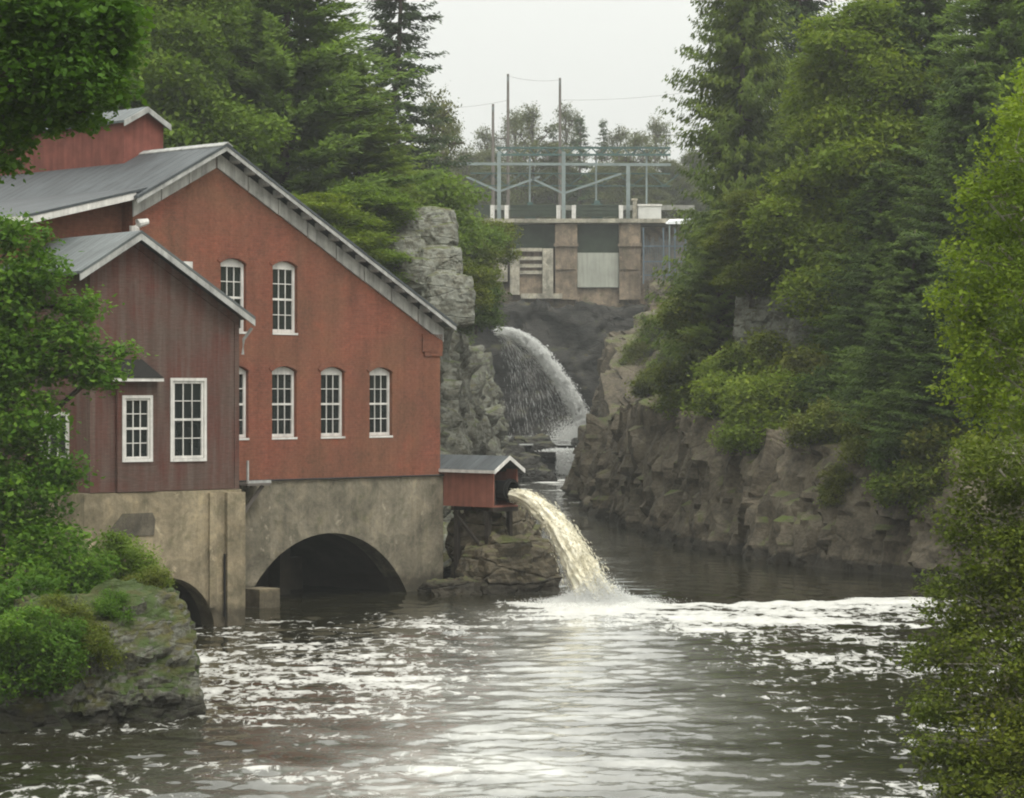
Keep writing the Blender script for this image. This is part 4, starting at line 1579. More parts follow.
GR = [(520, 462, 206, 2.3, 1.5, 'dark wet rock left of the small cascade'), (500, 452, 214, 2.6, 2.0, 'dark boulder at the foot of the left cliff, beside the fall'),
      (545, 446, 214, 1.5, .8, 'flat dark rock at the lip above the small cascade'), (602, 446, 210, 2.2, 1.2, 'dark rock right of the small cascade'),
      (530, 440, 222, 2.2, 1.0, 'low rock under the left edge of the waterfall'), (625, 432, 222, 2.4, 1.6, 'squarish brown rock right of the waterfall foot'),
      (583, 440, 216, 1.3, .6, 'small flat rock under the white foot of the waterfall'), (538, 474, 196, 1.6, .9, 'low wet rock at the waterline below the cascade')]
for i, (px, py, d, s, h, lab) in enumerate(GR):
    p = W(px, py, d)
    o = boulder('gorge_rock', (p.x, p.y, p.z - h * .45), (s, s * .9, h), M['rock_dark'] if i != 5 else M['rock_brown'], 20 + i, rz=i * .8, sub=4)
    tag(o, lab, 'rock', 'dark rocks in the gorge')
for px, py, d, sx, sz, lab in ((626, 378, 224, 2.3, 3.6, 'tall brown rock face right of the waterfall, with a pale patch'), (612, 415, 214, 1.7, 1.6, 'flat topped dark block between the waterfall foot and the right cliff'), (655, 372, 232, 2.4, 4.2, 'brown rock buttress below the tan block at the dam')):
    p = W(px, py, d)
    o = boulder('rock_buttress', p, (sx, 2.2, sz), M['rock_brown'], 70 + int(px), amp=.22, rz=.35, ds=.6, sq=.8)
    tag(o, lab, 'rock', 'rock buttresses right of the waterfall')
# pale rocks on the right slope and the outcrop over the roof
SR = [(734, 322, 121.5, 1.6, 2.0, 'grey overhanging block below the cedars, leftmost on the right slope'), (778, 322, 117.5, 2.0, 1.6, 'pale cracked slab in the middle of the right slope'), (816, 340, 114, 1.5, 1.3, 'pale tilted slab beside the cracked one on the right slope')]
for i, (px, py, d, s, h, lab) in enumerate(SR):
    p = W(px, py, d)
    o = boulder('slope_rock', p, (s, s, h), M['rock_left'] if i else M['rock_right'], 40 + i, rz=.5 + i * .5, amp=.3, ds=.45, sq=.75)
    tag(o, lab, 'rock', 'rocks on the right slope')
OR = [(424, 236, 114, 1.75, 1.5, 'rounded grey crag at the top of the left cliff above the mill roof'), (402, 258, 112, 1.15, 1.3, 'grey block under the rounded crag, next to the roof edge'), (438, 266, 112, 1.25, 1.1, 'smooth grey boulder on the cliff edge below the crag'),
      (415, 275, 111, 1.1, .9, 'cracked grey block between the smooth boulder and the roof edge'), (442, 300, 111, 1.5, 1.5, 'grey ledge block just behind the lower roof corner')]
for i, (px, py, d, s, h, lab) in enumerate(OR):
    p = W(px, py, d)
    o = boulder('crag', p, (s, s, h), M['rock_left'], 50 + i, amp=.2, rz=i * .9, ds=.5, sq=.5)
    tag(o, lab, 'rock', 'crags above the mill')

# ================================================================== DAM
DD = 270.0
dx = lambda px, d=DD: (px - 512) / F * d
dzz = lambda py, d=DD: EYE + (HOR - py) / F * d
dam = empty('dam', (dx(570), DD, dzz(300)))
tag(dam, 'old concrete dam with brown piers and gates at the head of the gorge', 'dam')


def dbox(mbd, px0, px1, py0, py1, y0, y1):
    """box from photo columns / rows to local coordinates of the dam"""
    mbd.box(dx(px0) - dx(570), dx(px1) - dx(570), y0, y1, dzz(py1) - dzz(300), dzz(py0) - dzz(300))
    return mbd


dbox(MB(), 430, 700, 219.5, 223.5, -1.4, 5).build('deck', M['pale_concrete'], dam)
for a, b in ((555, 577), (619, 640)):
    p_ = dbox(MB(), a, b, 224, 300, -1.0, 4)
    dbox(p_, a - 1.5, b + 1.0, 244, 247, -1.25, -1.003)
    dbox(p_, a + .5, b - 2.0, 266, 270, -1.2, -1.003)
    p_.build('pier', M['dam_concrete'], dam)
for a, b in ((510, 519.5), (542.5, 553)):
    dbox(MB(), a, b, 249, 295, -1.1, 1).build('gate_post', M['pale_concrete'], dam)
p_ = MB()
for k, y in enumerate((248.5, 257, 264.5, 271)):
    dbox(p_, 519.8, 542.2, y, y + 3.4, -.9, -.3)
p_.build('stoplog_gate', M['pale_concrete'], dam)
dbox(MB(), 519.6, 542.4, 274.6, 296, -.6, 1).build('sill_block', M['dam_concrete'], dam)
dbox(MB(), 505, 555, 224, 248, .8, 1.4).build('dark_panel', M['dark_green'], dam)
dbox(MB(), 577.3, 618.7, 224, 252.5, .4, 1.0).build('dark_panel', M['dark_green'], dam)
dbox(MB(), 577.3, 618.7, 253, 287.5, -.5, .3).build('gate', M['gatepale'], dam)
dbox(MB(), 495, 507.5, 258, 282, -1.2, 1.5).build('abutment_block', M['pale_concrete'], dam)
p_ = dbox(MB(), 440, 640, 288, 308, -.2, 5)
dbox(p_, 440, 554.6, 224, 287.6, 1.6, 5)
dbox(p_, 640.5, 730, 226, 312, 1.5, 5)
p_.build('wall', M['dam_concrete'], dam)
dbox(MB(), 521, 562, 294, 299, -1.5, -.25).build('ledge_slab', M['pale_concrete'], dam)
# rail panels and posts on the deck
p_ = MB()
for a, b in ((470, 490), (510, 556), (576, 618)):
    dbox(p_, a, b, 205.5, 217.5, -1.1, -1.0)
    for k in range(3):
        dbox(p_, a, b, 206 + 4 * k, 206.8 + 4 * k, -1.2, -1.103)
p_.build('railing', M['dark_green'], dam)
for a in (490.5, 504.5, 556.2, 571.5, 618.5):
    dbox(MB(), a, a + 4, 206, 219.2, -1.3, -.9).build('deck_post', M['white'], dam)
dbox(MB(), 430, 700, 199.5, 204.5, 8, 9).build('parapet', M['grey_wall'], dam)

cab = empty('equipment_hut', (dx(650), DD + 1, dzz(219)))
tag(cab, 'small white equipment hut on the right end of the dam deck', 'hut')
c_ = MB(); c_.box(-1.3, 1.25, -1.0, 1.2, 0, 1.45); c_.build('hut_wall', mat_plain('pale_grey_sheet', (.5, .5, .47), .6, .15, 1.0), cab)
c_ = MB(); c_.box(-1.4, 1.35, -1.1, 1.3, 1.46, 1.66); c_.build('hut_roof', M['white'], cab)
c_ = MB(); c_.box(-1.9, -1.45, -.8, .2, 0, 2.1); c_.box(-2.05, -1.38, -.9, .3, 2.1, 2.3); c_.build('control_box', M['pale_concrete'], cab)

fen = empty('barrier_fence', (dx(662), DD - 3, dzz(285)))
tag(fen, 'blue grey steel fence panels at the right abutment of the dam', 'fence')
f_ = MB()
for k in range(22):
    f_.box(-2.1 + k * .2, -2.06 + k * .2, 0, .06, .4, 4.9 + .35 * math.sin(k * 1.7))
for z in (.9, 2.4, 4.1):
    f_.box(-2.2, 2.3, .062, .12, z, z + .12)
f_.build('fence_panel', M['bluegrey'], fen)
for xx in (-2.3, -.1, 1.2, 2.35):
    f_ = MB(); f_.box(xx, xx + .14, .125, .26, 0, 6.2); f_.build('post', M['bluegrey'], fen)
can = empty('canopy', (dx(678), DD - 2, dzz(285)))
tag(can, 'white flat canopy roof beside the dam deck, half hidden by the cedar', 'canopy')
f_ = MB(); f_.hexa([(-1.5, -1, 6.6), (1.5, -1, 6.6), (1.5, 1, 6.9), (-1.5, 1, 6.9), (-1.2, -1, 6.9), (1.5, -1, 7.1), (1.5, 1, 7.4), (-1.0, 1, 7.3)]); f_.build('canopy_roof', mat_plain('white_sheet', (.75, .77, .78), .5, .1), can)
for xx in (-1.2, 1.2):
    f_ = MB(); f_.box(xx, xx + .14, -.8, -.66, 0, 6.75); f_.build('post', M['steel'], can)
ab = boulder('abutment_rock', W(663, 303, DD - 6), (2.2, 1.8, 2.6), M['rock_brown'], 61)
tag(ab, 'tan rock under the fence at the right end of the dam', 'rock')
p_ = MB(); q = W(665, 320, DD - 9)
p_.box(-1.6, 1.5, 0, 1.4, -1.9, 1.6); p_.box(-1.2, -.7, -.06, -.003, .3, .9); p_.box(-1.7, 1.6, -.1, 1.5, 1.603, 1.85)
o = p_.build('concrete_block', M['dam_concrete']); o.location = q
tag(o, 'square tan concrete block on the rock below the fence', 'block')

gan = empty('steel_gantry', (dx(560), DD + 2, dzz(219)))
tag(gan, 'pale steel gantry with branching posts spanning the dam deck', 'gantry')


def gp(px, py):
    return (dx(px) - dx(560), 0, dzz(py) - dzz(219))


for px, top in ((499, 150), (564, 150), (629, 164)):
    f_ = MB(); f_.bar(gp(px, 219), gp(px, top), .42); f_.build('post', M['steel'], gan)
f_ = MB(); f_.bar(gp(430, 162), gp(672, 163), .3); f_.build('cross_beam', M['steel'], gan)
for a, b in (((499, 190), (466, 175)), ((499, 190), (540, 175)), ((564, 192), (532, 177)), ((564, 192), (622, 172))):
    f_ = MB(); f_.bar(gp(*a), gp(*b), .22); f_.build('brace', M['steel'], gan)
f_ = MB()
for y in (145.5, 152.5):
    f_.bar((gp(496, y)[0], .6, gp(496, y)[2]), (gp(672, y)[0], .6, gp(672, y)[2]), .22)
k = 0
for px in range(496, 670, 8):
    a, b = (145.5, 152.5) if k % 2 == 0 else (152.5, 145.5)
    f_.bar((gp(px, a)[0], .6, gp(px, a)[2]), (gp(px + 8, b)[0], .6, gp(px + 8, b)[2]), .12)
    k += 1
f_.build('lattice_girder', M['green_steel'], gan)

f_ = MB()
for px in (530, 597, 648):
    f_ = MB(); a_, b_ = gp(px, 219), gp(px, 153); f_.bar((a_[0], .9, a_[2]), (b_[0], .9, b_[2]), .2); f_.build('thin_post', M['steel'], gan)
f_ = MB()
for y in (170.5, 183):
    a_, b_ = gp(470, y), gp(672, y + .5)
    f_.bar((a_[0], 1.3, a_[2]), (b_[0], 1.3, b_[2]), .13)
for k in range(13):
    px = 474 + k * 16
    a_, b_ = gp(px, 170.5 if k % 2 else 183), gp(px + 16, 183 if k % 2 else 170.5)
    f_.bar((a_[0], 1.3, a_[2]), (b_[0], 1.3, b_[2]), .09)
f_.build('rear_truss', M['green_steel'], gan)
for px in range(512, 670, 12):
    f_ = MB()
    a_ = gp(px, 153.5)
    f_.tube([(a_[0], .6, a_[2]), (a_[0], .6, a_[2] - .5)], .09, 6)
    f_.build('insulator', M['pole'], gan)
for px, h_ in ((530, 1.5), (597, 1.7)):
    f_ = MB(); a_ = gp(px, 219); f_.box(a_[0] - .6, a_[0] + .6, -2.4, -1.6, 0, h_); f_.box(a_[0] - .3, a_[0] + .3, -2.3, -1.7, h_ + .003, h_ + .35); f_.build('gate_hoist', M['green_steel'], gan)

poles = [(443, 100, 205, 280, 'thin pole left of the dam, half behind the spruce'), (493, 104, 205, 285, 'shorter pole just left of the tall one over the dam'), (508, 74, 205, 290, 'tallest pole over the left half of the dam'), (560, 78, 205, 290, 'tall pole over the middle of the dam')]
for px, t, b, d, lab in poles:
    base = W(px, b + 25, d)
    ro = empty('utility_pole', base)
    tag(ro, lab, 'pole', 'utility poles at the dam')
    h = W(px, t, d).z - base.z
    f_ = MB(); f_.tube([(0, 0, 0), (0, 0, h * .5), (0, 0, h)], [.22, .19, .14], 8); f_.build('pole_shaft', M['pole'], ro)
    f_ = MB(); f_.box(-.12, .12, -.25, -.2, h - .5, h - .38); f_.tube([(0, -.2, h - .9), (0, -.2, h - .5)], .07, 6); f_.build('insulator', M['steel'], ro)
wires = MB()
for (a, ya, da), (b, yb, db) in (((430, 108, 282), (508, 100, 290)), ((508, 76, 290), (560, 80, 290)), ((560, 100, 290), (690, 92, 300))):
    p, q = W(a, ya, da), W(b, yb, db)
    wires.tube([p.lerp(q, t) - Vector((0, 0, 0.3 * 4 * t * (1 - t))) for t in np.linspace(0, 1, 9)], .014, 4)
tag(wires.build('overhead_wire', M['pole']), 'thin wires strung between the poles above the dam', 'wire')

# ================================================================== TREES
from mathutils.bvhtree import BVHTree
bpy.context.view_layer.update()
GROUND = []
for o in scene.objects:
    if o.type == 'MESH' and o.name.split('.')[0] in ('right_bank_hill', 'left_cliff', 'near_left_bank', 'hillside', 'upper_ground', 'foreground_rock', 'slope_rock', 'crag'):
        GROUND.append(BVHTree.FromPolygons([o.matrix_world @ v.co for v in o.data.vertices], [p.vertices[:] for p in o.data.polygons]))


def ground_z(x, y, default):
    best = None
    for t in GROUND:
        h = t.ray_cast(Vector((x, y, 200)), Vector((0, 0, -1)))
        if h[0] is not None and (best is None or h[0].z > best):
            best = h[0].z
    return default if best is None else best


def ground_hit(px, py):
    """the spot of ground seen at this place in the photo"""
    d = W(px, py, 1.0) - Vector((0, 0, EYE))
    best = None
    for t in GROUND:
        h = t.ray_cast(Vector((0, 0, EYE)), d)
        if h[0] is not None and (best is None or h[3] < best[1]):
            best = (h[0], h[3])
    return best[0] if best else None


TALL = {'spruce': 26, 'spruce_thin': 30, 'cedar': 20, 'cedar_wide': 22, 'pine': 24, 'larch': 20, 'broadleaf': 17, 'broadleaf_b': 15, 'sparse': 15, 'sparse_spruce': 17}
def at(px, d, z):
    return (X(px, d), d, z)


RB = 'trees on the right bank'
LB = 'trees behind the mill'
# --- right bank, back to front
TR = [
    ('spruce_tree', 'spruce', 800, 158, 13, 1.1, 1.15, 'dark spruce behind the light broadleaf, its top out of the picture', RB, None),
    ('cedar_tree', 'cedar_wide', 742, 140, 9.5, 1.0, 1.3, 'tall cedar at the left edge of the right bank, against the sky', RB, 'cedar_light'),
    ('spruce_tree', 'spruce', 756, 150, 12, .95, 1.2, 'spruce with a ragged edge rising behind the leftmost cedar', RB, None),
    ('cedar_tree', 'cedar', 730, 150, 8.5, .95, .85, 'shorter cedar beside the dam end of the right bank', RB, 'cedar_light'),
    ('spruce_tree', 'spruce', 905, 140, 14, 1.2, 1.2, 'dark spruce filling the top behind the broadleaf and the cedar', RB, None),
    ('spruce_tree', 'spruce', 1010, 135, 13, 1.2, 1.2, 'dark spruce behind the soft pine in the upper right corner', RB, None),
    ('broadleaf_tree', 'broadleaf', 858, 114, 8.0, 1.05, 1.02, 'yellowish green broadleaf in the middle of the right bank', RB, 'lime'),
    ('cedar_tree', 'cedar_wide', 925, 115, 7.5, 1.0, .92, 'large dark cedar right of the yellowish broadleaf', RB, None),
    ('cedar_tree', 'cedar', 806, 134, 11.0, 1.0, .75, 'slim light cedar left of the yellowish broadleaf', RB, 'cedar_light'),
    ('pine_tree', 'pine', 1000, 108, 9.0, .8, .8, 'soft light green pine in the upper right corner', RB, None),
    ('cedar_tree', 'cedar_wide', 975, 104, 6.0, .8, .7, 'dark cedar low behind the bright foreground tree', RB, None),
    ('cedar_tree', 'cedar', 880, 108, 6.5, .9, .55, 'short dark cedar at the foot of the yellowish broadleaf', RB, None),
    ('broadleaf_tree', 'broadleaf_b', 722, 146, 8.0, .55, .55, 'small broadleaf at the foot of the leftmost cedar', RB, 'olive'),
    ('cedar_tree', 'cedar', 850, 116, 7.5, .85, .5, 'bushy cedar under the crown of the yellowish broadleaf', RB, 'cedar_light'),
]
# --- behind the mill
TL = [
    ('broadleaf_tree', 'broadleaf', 165, 112, 11.0, 1.1, 1.15, 'light green broadleaf behind the roof monitor', LB, None),
    ('pine_tree', 'pine', 285, 120, 9.0, 1.1, 1.15, 'big soft pine behind the gable apex of the mill', LB, None),
    ('larch_tree', 'larch', 356, 122, 10.5, .95, .66, 'light green larch right of the big pine, in front of the open spruce', LB, None),
    ('spruce_tree', 'spruce_thin', 398, 168, 14.0, 1.0, 1.04, 'tall open spruce against the sky beside the larch', LB, None),
    ('broadleaf_tree', 'broadleaf_b', 228, 132, 11.0, 1.1, 1.4, 'dark green broadleaf between the monitor and the big pine', LB, 'maple'),
    ('pine_tree', 'pine', 100, 130, 12.0, 1.0, 1.15, 'pine behind the overhanging maple at the upper left', LB, None),
    ('broadleaf_tree', 'broadleaf_b', 30, 125, 12.0, 1.2, 1.3, 'broadleaf in the upper left corner behind the maple', LB, None),
    ('broadleaf_tree', 'broadleaf', 318, 108, 5.5, .75, .6, 'yellow green bushy tree just above the right slope of the mill roof', LB, 'lime'),
    ('larch_tree', 'larch', 325, 128, 12.0, .9, .72, 'light green larch at the right side of the big pine, its tip half hidden', LB, None),
    ('broadleaf_tree', 'broadleaf', 362, 112, 7.0, .7, .5, 'low broadleaf between the roof slope and the crag', LB, None),
    ('broadleaf_tree', 'sparse', 432, 190, 15.0, .9, 1.05, 'thin yellowing tree at the right side of the tall spruce', LB, None),
    ('larch_tree', 'larch', 400, 140, 13.0, .7, .42, 'short larch at the foot of the tall spruce', LB, None),
    ('cedar_tree', 'cedar', 440, 175, 14.0, .6, .5, 'cedar at the cliff edge beside the dam', LB, 'cedar_light'),
    ('broadleaf_tree', 'broadleaf', 205, 150, 15.0, 1.3, 1.4, 'tall broadleaf at the back between the pines', LB, None),
]
FB = 'trees beyond the dam'
TF = [
    ('broadleaf_tree', 'sparse', 533, 350, 30.0, 1.1, 1.25, 'tall thin tree between the two tallest poles', FB, None),
    ('spruce_tree', 'sparse_spruce', 580, 345, 30.0, 1.15, 1.0, 'pointed spruce beyond the dam, right of the tall pole', FB, None),
    ('broadleaf_tree', 'sparse', 634, 350, 30.0, 1.25, 1.0, 'ragged tree beyond the right end of the dam', FB, None),
    ('broadleaf_tree', 'sparse', 467, 350, 30.0, 1.0, .85, 'thin tree beyond the left end of the dam', FB, None),
    ('broadleaf_tree', 'sparse', 605, 365, 30.0, 1.0, .8, 'low thin tree between the spruce and the ragged tree', FB, None),
]
for lst in (TR, TL, TF):
    for i, (nm, kd, px, d, z, sxy, sz, lab, grp, mt) in enumerate(lst):
        x, y, _ = at(px, d, z)
        zg = ground_z(x, y, z) - .15
        top = z + TALL[kd] * sz
        tree(nm, kd, (x, y, zg), lab, 'tree', grp, (sxy, sxy, max(.3, (top - zg) / TALL[kd])), rz=1.3 * i + d * .1, mat=mt)
for i in range(12):
    px = 440 + i * 23
    tree('low_tree', 'broadleaf_b', at(px, 345 + (i * 37 % 30), 28.5), 'low hazy grey green tree in the row beyond the dam railing', 'tree', FB + ' in a low row', (1.0, 1.0, .72 + .12 * (i * 7 % 3)), rz=i * 1.1, mat='faded')
for i, (px, t, kd) in enumerate([(448, 120, 'sparse'), (487, 128, 'sparse'), (516, 112, 'sparse'), (553, 122, 'sparse_spruce'), (566, 105, 'sparse'), (603, 118, 'sparse_spruce'), (618, 128, 'sparse'), (655, 118, 'sparse')]):
    zt = W(px, t, 372).z
    tree('thin_tree', kd, at(px, 372, 29.0), 'pale thin tree at the back, in the hazy screen of trees beyond the dam', 'tree', 'pale screen of trees beyond the dam', (.95, .95, (zt - 29) / TALL[kd]), rz=i * 1.9, mat='faded' if kd == 'sparse' else None)

# small trees standing on the cliff top, in front of the tall ones
CT = 'small trees on the right cliff top'
for i, (px, py, top, kd, sxy, mt, lab) in enumerate([(720, 345, 205, 'cedar', .75, 'cedar_light', 'small light cedar below the leftmost tall cedar'), (697, 330, 235, 'cedar', .6, None, 'little dark cedar nearest to the dam on the right slope'), (752, 300, 190, 'broadleaf_b', .6, 'olive', 'small olive broadleaf above the overhanging block'),
                                                    (845, 385, 265, 'cedar', .7, None, 'dark small cedar right of the pale slabs'), (880, 405, 240, 'cedar_wide', .6, None, 'dense dark cedar at the cliff top below the broadleaf'), (915, 420, 225, 'cedar_wide', .62, None, 'dark cedar at the cliff top next to the bright birch'),
                                                    (955, 440, 260, 'cedar', .8, None, 'dark cedar half behind the bright birch'), (800, 290, 200, 'broadleaf_b', .62, 'lime', 'yellowish small tree above the tilted slab')]):
    p = ground_hit(px, py)
    zt = W(px, top, p.y).z
    tree('small_tree', kd, (p.x, p.y, p.z - .2), lab, 'tree', CT, (sxy, sxy, max(.2, (zt - p.z) / TALL[kd])), rz=i * 2.3, mat=mt)

SB = 'shrubs along the right cliff top'
SH = [(735, 398, 1.2, 'lime', 'yellowish shrub at the left end of the cliff top'), (760, 385, 1.2, 'olive', 'round olive shrub below the pale slabs'), (780, 415, 1.1, 'lime', 'low yellow green shrub at the cliff edge below the slabs'),
      (812, 405, 1.2, 'hazel', 'green shrub in the middle of the cliff top'), (845, 412, 1.2, 'cedar', 'dark green shrub below the yellowish broadleaf'), (880, 420, 1.2, 'cedar', 'dark shrub below the large cedar'),
      (915, 430, 1.1, 'cedar', 'dark low shrub left of the foreground tree'), (770, 350, .8, 'olive', 'sparse shrub growing among the pale slabs'), (850, 372, 1.3, 'hazel', 'tall dark shrub under the broadleaf crown'),
      (722, 372, .9, 'olive', 'brownish shrub under the leftmost cedars'), (705, 320, 1.1, 'olive', 'olive shrub on the rocks at the dam end of the right bank'), (700, 362, .8, 'hazel', 'shrub on the steep rock below the leftmost cedar'),
      (938, 468, 1.1, 'hazel', 'pale green shrub at the cliff foot behind the foreground leaves'), (838, 490, .55, 'hazel', 'small tuft hanging on the cliff face'), (922, 492, .8, 'lime', 'light green bush spilling over the cliff at the right'),
      (890, 385, 1.4, 'cedar', 'dark shrub in the shade of the large cedar'), (750, 425, .8, 'lime', 'small olive shrub right at the cliff edge'), (800, 370, 1.1, 'olive', 'olive shrub beside the tilted slab'), (830, 432, .8, 'hazel', 'low green shrub on the cliff edge under the dark one'),
      (870, 445, .7, 'hazel', 'small green shrub at the cliff edge under the cedar'),
      (660, 330, 1.0, 'olive', 'olive shrub under the tan block at the dam end of the right bank'), (672, 365, 1.2, 'hazel', 'green shrub halfway down the steep rock by the waterfall'), (655, 385, .8, 'olive', 'small olive shrub on the rock above the dark cliff front'), (690, 395, 1.1, 'olive', 'olive shrub on the shoulder of the right cliff'),
      (640, 350, .7, 'hazel', 'small tuft high on the rock facing the waterfall'), (905, 448, .8, 'cedar', 'dark tuft at the cliff edge behind the light green bush')]
for i, (px, py, s, mt, lab) in enumerate(SH):
    p = ground_hit(px, py + 8)
    tree('shrub', 'shrub' if i % 2 else 'shrub_b', (p.x, p.y + .4, p.z - s * .35), lab, 'shrub', SB, (s, s, s), rz=i * 1.7, mat=mt)
CB = 'shrubs on the left cliff'
CH = [(478, 268, 150, 1.15, 'olive', 'olive shrub hanging over the cliff edge beside the dam'), (462, 235, 158, 1.2, 'beech', 'light green shrub on top of the cliff left of the dam'), (476, 305, 148, 1.0, 'cedar', 'dark green shrub low on the cliff face'),
      (485, 236, 165, 1.0, 'olive', 'yellowish shrub in front of the dam deck'), (392, 205, 134, 1.0, 'hazel', 'shrub behind the rounded crag'), (440, 205, 140, 1.6, 'beech', 'bright shrub between the crag and the spruce'),
      (374, 238, 118, .9, 'beech', 'low shrub left of the crag by the roof edge'), (352, 235, 118, 1.4, 'beech', 'leafy shrub above the middle of the roof slope'), (465, 285, 132, .9, 'olive', 'small olive tuft beside the smooth boulder')]
for i, (px, py, d, s, mt, lab) in enumerate(CH):
    p = W(px, py, d)
    zg = ground_z(p.x, p.y, p.z - s * 1.2)
    z = p.z - s * 1.2
    if abs(zg - z) < 2.5: z = zg - .2
    tree('shrub', 'shrub_b' if i % 2 else 'shrub', (p.x, p.y, z), lab, 'shrub', CB, (s, s, s), rz=i * 2.1, mat=mt)

# --- foreground trees with their own crowns
def own_tree(name, base, lobes_px, label, mat, seed, bark='bark', r0=.2, H=None, cat='tree', **kw):
    """lobes given as photo position, distance and radii in metres"""
    b = Vector(base)
    b.z = ground_z(b.x, b.y, b.z) - .1
    base = tuple(b)
    lobes = []
    for (px, py, d, rx, ry, rz) in lobes_px:
        p = W(px, py, d) - b
        lobes.append((p.x, p.y, p.z, rx, ry, rz))
    Hh = H or max(l[2] for l in lobes)
    KINDS[name + str(seed)] = k_leafy(Hh, 1, 0, seed, mat, lobes=lobes, r0=r0, bark=bark, **kw)
    return tree(name, name + str(seed), base, label, cat)


own_tree('maple_tree', (-14.5, 40, 4.0), [(0, 10, 38, 1.0, 1.0, .7), (55, 20, 38, .85, .9, .6), (105, 30, 38.5, .45, .7, .5), (20, 70, 38, .9, .9, .6), (75, 78, 38, .6, .8, .45), (112, 85, 39, .35, .5, .3), (-60, 40, 39, 1.2, 1.2, 1.2),
                                        (-50, -60, 39, 1.5, 1.2, 1.2), (40, -40, 39, 1.4, 1.2, .8), (-80, 130, 39, .9, 1, .9), (10, 115, 38.5, .4, .6, .28), (125, 10, 38.5, .3, .4, .25), (-120, -100, 40, 2, 2, 1.6), (40, 112, 38.5, .5, .6, .3), (85, 112, 38.8, .4, .5, .25), (5, 150, 38.5, .3, .5, .35), (95, 60, 38.5, .5, .6, .4), (122, 45, 38.8, .3, .4, .3)],
         'maple with large leaves hanging into the upper left corner', 'maple', 71, rise=.3, r0=.25, dens=22, per=20, leaf=.11, sig=.13, ratio=.85, limb_r=.06)
own_tree('maple_tree', (-15.2, 60, 3.6), [(0, 300, 58, 1.0, 1.0, .8), (35, 270, 58, .7, .8, .55), (60, 350, 58, .95, .9, .7), (100, 372, 58, .5, .6, .32), (20, 420, 57.5, 1.0, 1.0, .8), (10, 500, 57, 1.2, 1.0, .9), (55, 470, 57.5, .6, .7, .45), (80, 305, 58.5, .55, .5, .3), (20, 235, 58, .6, .6, .4),
                                         (45, 545, 56.5, .9, .9, .6), (75, 590, 56, .75, .7, .4), (10, 580, 55.5, 1.1, .9, .7), (-50, 350, 59, 1.6, 1.5, 1.8), (-60, 500, 58, 1.6, 1.5, 1.6), (-60, 250, 60, 1.4, 1.2, 1.2), (5, 360, 57.5, .8, .8, .7), (120, 350, 58.3, .3, .35, .16)],
         'leafy tree at the left edge covering the corner of the annex', 'maple', 72, r0=.22, dens=15, per=22, leaf=.14, sig=.19, ratio=.75, limb_r=.06)
own_tree('birch_tree', (10.6, 44, 3.3), [(1015, 150, 43, .55, .6, .8), (1000, 205, 43, .75, .7, .6), (985, 260, 43, .7, .7, .6), (960, 300, 43, .45, .5, .3), (1020, 300, 43, 1.0, .9, .8), (990, 345, 43, .7, .7, .5), (970, 385, 43, .5, .6, .4), (1020, 400, 43, .9, .8, .6), (965, 330, 43, .35, .4, .25),
                                       (1060, 250, 44, 1.2, 1.2, 1.6), (1060, 120, 44, .9, .9, 1.2), (1080, 400, 44, 1.3, 1.2, 1.4), (1022, 100, 43.5, .25, .3, .4), (978, 190, 43, .3, .3, .25)],
         'bright yellow green birch leaning in from the right edge', 'bright', 73, bark='bark_pale', r0=.13, dens=24, per=18, leaf=.085, sig=.15, ratio=.7, limb_r=.045)
own_tree('alder_tree', (8.9, 35.5, 2.6), [(1000, 470, 36, .7, .7, .5), (960, 520, 36, .35, .5, .35), (1000, 560, 35.5, .6, .6, .5), (955, 610, 35.5, .45, .5, .35), (925, 655, 35.5, .28, .35, .25), (985, 660, 35, .7, .7, .5), (940, 705, 35, .4, .5, .3), (1000, 740, 34.5, .7, .7, .5), (965, 775, 34.5, .5, .5, .4),
                                         (930, 745, 34.5, .25, .3, .2), (1040, 600, 35.5, .8, .8, 1.2), (1050, 740, 35, .9, .8, .9), (1020, 510, 36, .5, .5, .5), (1000, 800, 34, .7, .6, .4), (975, 450, 37, .3, .3, .3), (940, 580, 36, .25, .3, .2)],
         'green alder with small leaves over the water in the lower right corner', 'olive', 74, bark='bark_pale', r0=.06, H=2.2, dens=44, per=20, leaf=.065, sig=.11, ratio=.75, limb_r=.03)
# bushes on the foreground rock
for i, (px, py, d, s, mt, lab) in enumerate([(20, 625, 53.5, 1.25, 'maple', 'low leafy bush on the left end of the foreground rock'), (70, 585, 55.5, 1.0, 'maple', 'leafy bush on top of the foreground rock'), (120, 560, 58, .8, 'beech', 'light green bush against the concrete base behind the rock'),
                                            (15, 680, 52, 1.0, 'hazel', 'olive bush near the water at the left edge'), (150, 585, 55, .5, 'hazel', 'small tuft on the crest of the foreground rock'), (90, 650, 52.3, .5, 'olive', 'mossy tuft on the face of the foreground rock'),
                                            (35, 640, 52, .6, 'maple', 'leafy clump on the left flank of the foreground rock'), (60, 672, 52, .45, 'olive', 'dull green clump low on the left flank of the foreground rock'), (110, 612, 52, .4, 'maple', 'leafy clump under the crest of the foreground rock'), (62, 622, 52, .5, 'hazel', 'green clump midway up the foreground rock'),
                                            (18, 665, 52, 1.0, 'maple', 'wide dark leafy clump at the left frame edge above the water'), (50, 655, 52, .7, 'maple', 'dark leafy clump hanging down the left flank of the foreground rock')]):
    p = W(px, py, d)
    q = ground_hit(px, py)
    if i > 4 and q is not None: p = q + Vector((0, 0, .35 * s))
    tree('shrub', 'shrub_fine', (p.x, p.y, p.z - s * .8), lab, 'shrub', 'bushes on the foreground rock', (s, s, s), rz=i * 1.9, mat=mt)

